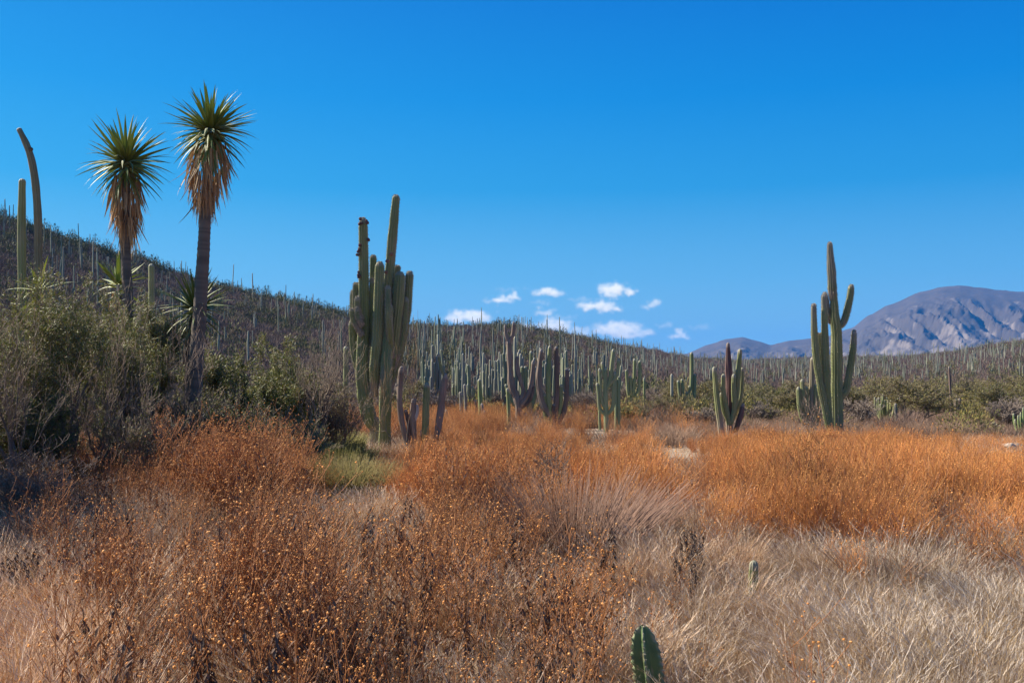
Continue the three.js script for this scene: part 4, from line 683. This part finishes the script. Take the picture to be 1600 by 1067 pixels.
  each(8, 24, 10, (px, d, x, nz, n2) => { const g = px < 330 && d > 9.5 ? .95 : n2 > .12 ? .5 : .12; if (rnd() < g && keep(px, d) && !sand(x, d)) add(twigs, x, d, Math.floor(rnd() * 3), .85 + rnd() * .8, tint(.3, .02)); });
  for (const [px, d, n, sp] of [[20, 8.6, 5, 26], [60, 8.8, 6, 28], [105, 9, 4, 20], [395, 7.6, 4, 20], [1062, 9.2, 7, 26], [1098, 10, 6, 26], [850, 5.6, 5, 24], [560, 6, 5, 40], [650, 9.5, 4, 40]]) for (let i = 0; i < n; i++) { const q = px + (rnd() - .5) * 2 * sp, dd = d + (rnd() - .5); add(spikes, (q - 800) / F * dd, dd, i % 2, .75 + rnd() * .35, tint(.3), 1, .2); }
  mass('dry_grass', 'pale dry bunch grass covering the foreground', 'grass', grassV, M.straw, grass, 'tuft');
  mass('seed_head_weeds', 'orange brown dry weeds with round seed heads in the foreground', 'weeds', weedV, M.weed, weeds, 'weed');
  mass('wiry_orange_weeds', 'band of fine bright orange dry weeds across the middle field', 'weeds', wiryV, M.weed, wiry, 'weed');
  mass('dead_leaf_stalks', 'dark dried leafy stalks poking out of the pale grass', 'weeds', spikeV, M.weed, spikes, 'stalk');
  mass('twig_undergrowth', 'grey brown leafless twigs between the weeds', 'undergrowth', twigClump, M.twig, twigs, 'clump');
  console.log('grass', grass.length, 'weeds', weeds.length, 'wiry', wiry.length, 'twigs', twigs.length);
}

// ---------------------------------------------------------------- the hills: scrub and cacti
function bushGeo(seed, n, w, h, L, wd, cols) {
  const rnd = rng(seed), b = new Buf();
  for (let i = 0; i < n; i++) {
    const a = rnd() * 6.283, q = Math.pow(rnd(), .45), el = Math.acos(rnd() * .98), lump = 1 + .5 * n3(Math.cos(a) * 1.6 + seed, el * 1.5, Math.sin(a) * 1.6), x = Math.cos(a) * Math.sin(el) * q * w * lump, z = Math.sin(a) * Math.sin(el) * q * w * lump, y = Math.cos(el) * q * h * lump + .05, c = cols[Math.floor(rnd() * cols.length)], kk = .7 + rnd() * .6;
    const dr = V(x * .5 + (rnd() - .5) * 1.2, y * .5 + (rnd() - .3) * 1.4, z * .5 + (rnd() - .5) * 1.2).normalize().multiplyScalar(L * (.6 + rnd() * .8)), pw = V(rnd() - .5, rnd() - .5, rnd() - .5).normalize().multiplyScalar(wd);
    const A = b.v(x - pw.x, y - pw.y, z - pw.z, c, kk), B = b.v(x + pw.x, y + pw.y, z + pw.z, c, kk), C = b.v(x + dr.x, y + dr.y, z + dr.z, c, kk); b.tri(A, B, C);
  }
  return b.geo();
}
const BROWN = [[.15, .098, .078], [.19, .13, .10], [.115, .078, .065], [.24, .17, .125]], HGREEN = [[.115, .118, .034], [.15, .145, .042], [.09, .098, .034], [.18, .15, .05]];
const fineV = [bushGeo(11, 1500, 1.3, 1.4, .34, .009, BROWN), bushGeo(12, 1500, 1.4, 1.2, .38, .009, BROWN), bushGeo(13, 1900, 1.3, 1.5, .13, .022, OLIVE), bushGeo(14, 1900, 1.4, 1.6, .12, .022, OLIVE.concat(HGREEN))];
const bushV = [bushGeo(1, 420, 1.3, 1.5, .55, .03, BROWN), bushGeo(2, 420, 1.4, 1.3, .6, .03, BROWN), bushGeo(3, 420, 1.2, 1.7, .55, .03, BROWN), bushGeo(4, 420, 1.5, 1.4, .5, .035, BROWN), bushGeo(5, 460, 1.3, 1.7, .3, .07, HGREEN), bushGeo(6, 460, 1.5, 1.9, .3, .07, HGREEN), bushGeo(7, 420, 1.1, 2.6, .35, .06, HGREEN)];
// slender hill cacti: eight builds
function hillCactus(seed, arms, r) {
  const rnd = rng(seed), b = new Buf(), a = seed % 3 === 0 ? [.20, .22, .145] : seed % 3 === 1 ? [.165, .195, .105] : [.24, .24, .18];
  const look = skin({ a, b: mix3(a, [.26, .26, .19], .5), pale: .3, scar: .5, cork: 1.2, seed });
  column(b, [V(0, -.5, 0), V((rnd() - .5) * .1, 2.4, 0), V((rnd() - .5) * .2, 5, (rnd() - .5) * .2), V((rnd() - .5) * .3, 7.2, 0)], [r, r * 1.05, r, r * .72], { ribs: 6, per: 2, depth: .22, rings: 9, seed, col: look });
  for (let i = 0; i < arms; i++) { const q = rnd() * 6.28, y = 1 + rnd() * 1.8, o = .35 + rnd() * .4, t = y + 1.6 + rnd() * 3, cx = Math.cos(q), sz = Math.sin(q); column(b, [V(0, y, 0), V(cx * o, y + .5, sz * o), V(cx * o * 1.15, lerp(y, t, .6), sz * o * 1.15), V(cx * o * 1.2, t, sz * o * 1.2)], [r * .7, r * .85, r * .85, r * .65], { ribs: 6, per: 2, depth: .22, rings: 7, seed: seed + i, col: look }); }
  return b.geo();
}
const hc = [[1, 0, .16], [2, 0, .19], [3, 0, .15], [4, 0, .18], [5, 1, .17], [6, 2, .18], [7, 5, .2], [8, 8, .2]].map(([s, a, r]) => hillCactus(s, a, r));
{
  const rnd = rng(909), bushes = [], cacti = [];
  const crestD = (px) => table(CREST, px, 2), baseD = (px) => table(BASE, px, 1);
  for (let i = 0; i < 30000; i++) {
    const px = -120 + rnd() * 1840, D = crestD(px) * 1.04, d = Math.sqrt(lerp(36 * 36, D * D, rnd())); if (d > D || (d < 44 && px < 1110)) continue;
    const x = (px - 800) / F * d, n = fbm(x / 22, d / 22, 3), lowl = d < baseD(px) * .95;
    if (lowl && d < 60 && rnd() < .5) continue;
    if (Math.hypot((x - (922 - 800) / F * 42) / 4.2, (d - 42) / 8) < 1) continue;
    const crest = d / D > .9, green = rnd() < (lowl ? .34 : px > 950 ? .05 : crest ? .3 + .6 * (px < 560) * .3 : .1) + n * .6;
    bushes.push({ x, y: ground(x, -d) - .1, z: -d, k: d < 95 ? 7 + (green ? 2 : 0) + Math.floor(rnd() * 2) : green ? 4 + Math.floor(rnd() * 3) : Math.floor(rnd() * 4), ry: rnd() * 6.28, s: (lowl ? .5 : crest ? .9 : .72) + rnd() * .55, sy: .8 + rnd() * .5, c: (() => { const k = .75 + rnd() * .5; return [k, k * (.95 + rnd() * .08), k * .98]; })(), tx: 0, tz: 0 });
  }
  const want = [[-100, 560, 360], [560, 950, 420], [950, 1700, 2700]];
  for (const [p0, p1, n] of want) for (let i = 0; i < n; i++) {
    const px = lerp(p0, p1, rnd()), D = crestD(px) * 1.01, b = p0 < 0 ? 110 : p0 < 900 ? 105 : 150, d = lerp(b, D, Math.pow(rnd(), p0 === 950 ? .5 : .8)), x = (px - 800) / F * d;
    if (fbm(x / 24, d / 30, 8) < -.1 && rnd() < .8) continue;
    const t = rnd(), k = t < .72 ? Math.floor(rnd() * 4) : t < .9 ? 4 + Math.floor(rnd() * 2) : d < 200 ? 6 + Math.floor(rnd() * 2) : 5;
    cacti.push({ x, y: ground(x, -d), z: -d, d, px, k, ry: rnd() * 6.28, s: (p0 === 950 ? .36 : .38) + Math.pow(rnd(), 2) * .38, sy: (p0 === 950 ? .6 - .12 * sstep(1400, 1600, px) : .75) + rnd() * (p0 === 950 ? .75 : .9), c: (() => { const g = .72 + rnd() * .5; return [g, g, g * (.95 + rnd() * .1)]; })(), tx: (rnd() - .5) * .09, tz: (rnd() - .5) * .09 });
  }
  // grove in the middle: thick, near, each its own thing
  for (let i = 0; i < 92; i++) { const px = 655 + rnd() * 290 * (rnd() < .75 ? .85 : 1.1), d = 58 + rnd() * 48, x = (px - 800) / F * d; cacti.push({ x, y: ground(x, -d), z: -d, d, px, k: rnd() < .6 ? 6 + Math.floor(rnd() * 2) : Math.floor(rnd() * 6), ry: rnd() * 6.28, s: .44 + rnd() * .18, sy: .85 + rnd() * .35, c: (() => { const g = .62 + rnd() * .4; return [g, g * 1.04, g * .85]; })(), grove: true }); }
  const seen = (q) => q.px > -10 && q.px < 1610 && !(q.px < 420 && q.d < 120);
  const big = cacti.filter(seen).sort((a, b) => b.s * b.sy / b.d - a.s * a.sy / a.d).slice(0, 300), chosen = new Set(big);
  const tones = new Map();
  for (const q of big) {
    const tone = Math.round(q.c[0] * 4), key = tone; if (!tones.has(key)) { const m = M.cactus.clone(); m.color.setScalar(clamp(tone / 4, .6, 1.3)); tones.set(key, m); }
    const o = new THREE.Mesh(hc[q.k], tones.get(key)); o.name = numbered('column_cactus'); o.position.set(q.x, q.y, q.z); o.rotation.set(q.tx ?? 0, q.ry, q.tz ?? 0); o.scale.set(q.s, q.s * q.sy, q.s); o.castShadow = o.receiveShadow = true; scene.add(o);
    const build = q.k < 4 ? 'single poled' : q.k < 6 ? 'few armed' : 'many armed', sky = !q.grove && q.d / crestD(q.px) > .86 ? 'against the sky' : 'below the skyline', tall = q.s * q.sy > (q.grove ? .54 : .62) ? 'tall' : 'short';
    const spot = q.px < 45 ? 'behind the straight dark pole' : q.px < 110 ? 'right of the curved dark pole' : q.px < 190 ? 'left of the second tallest yucca' : q.px < 320 ? 'between the two tall yuccas' : q.px < 440 ? 'just right of the tallest yucca' : q.px < 560 ? 'just left of the giant clump' : q.px < 630 ? 'behind the giant clump' : q.px < 700 ? 'above the dead candelabra' : q.px < 745 ? 'above the row of grey poles' : q.px < 800 ? 'left of the forked dead cactus' : q.px < 845 ? 'right of the forked dead cactus' : q.px < 890 ? 'behind the dark cluster of half dead poles' : q.px < 1000 ? 'behind the sandy track' : q.px < 1140 ? 'left of the dark poled candelabra' : q.px < 1300 ? 'between the dark poled and tallest right candelabra' : q.px < 1450 ? 'right of the tallest right candelabra' : 'near the right edge';
    const z = [`${tall} ${build} cactus ${q.grove ? 'of the grove' : sky} ${spot}`]; z[1] = z[0].replace('cactus', 'cacti');
    o.userData = { label: z[0], category: 'cactus', group: z[1] };
  }
  mass('hillside_scrub', 'brown leafless and olive scrub covering the hills', 'scrub', bushV.concat(fineV), M.scrub, bushes, 'scrub_bush');
  mass('hillside_cacti', 'countless small column cacti far off on the hills', 'cactus forest', hc, M.cactus, cacti.filter((q) => !chosen.has(q)), 'column');
  console.log('bushes', bushes.length, 'cacti', cacti.length);
}
scene.traverse((o) => { if (o.isMesh) { o.castShadow = true; o.receiveShadow = true; } });
renderer.render(scene, camera);
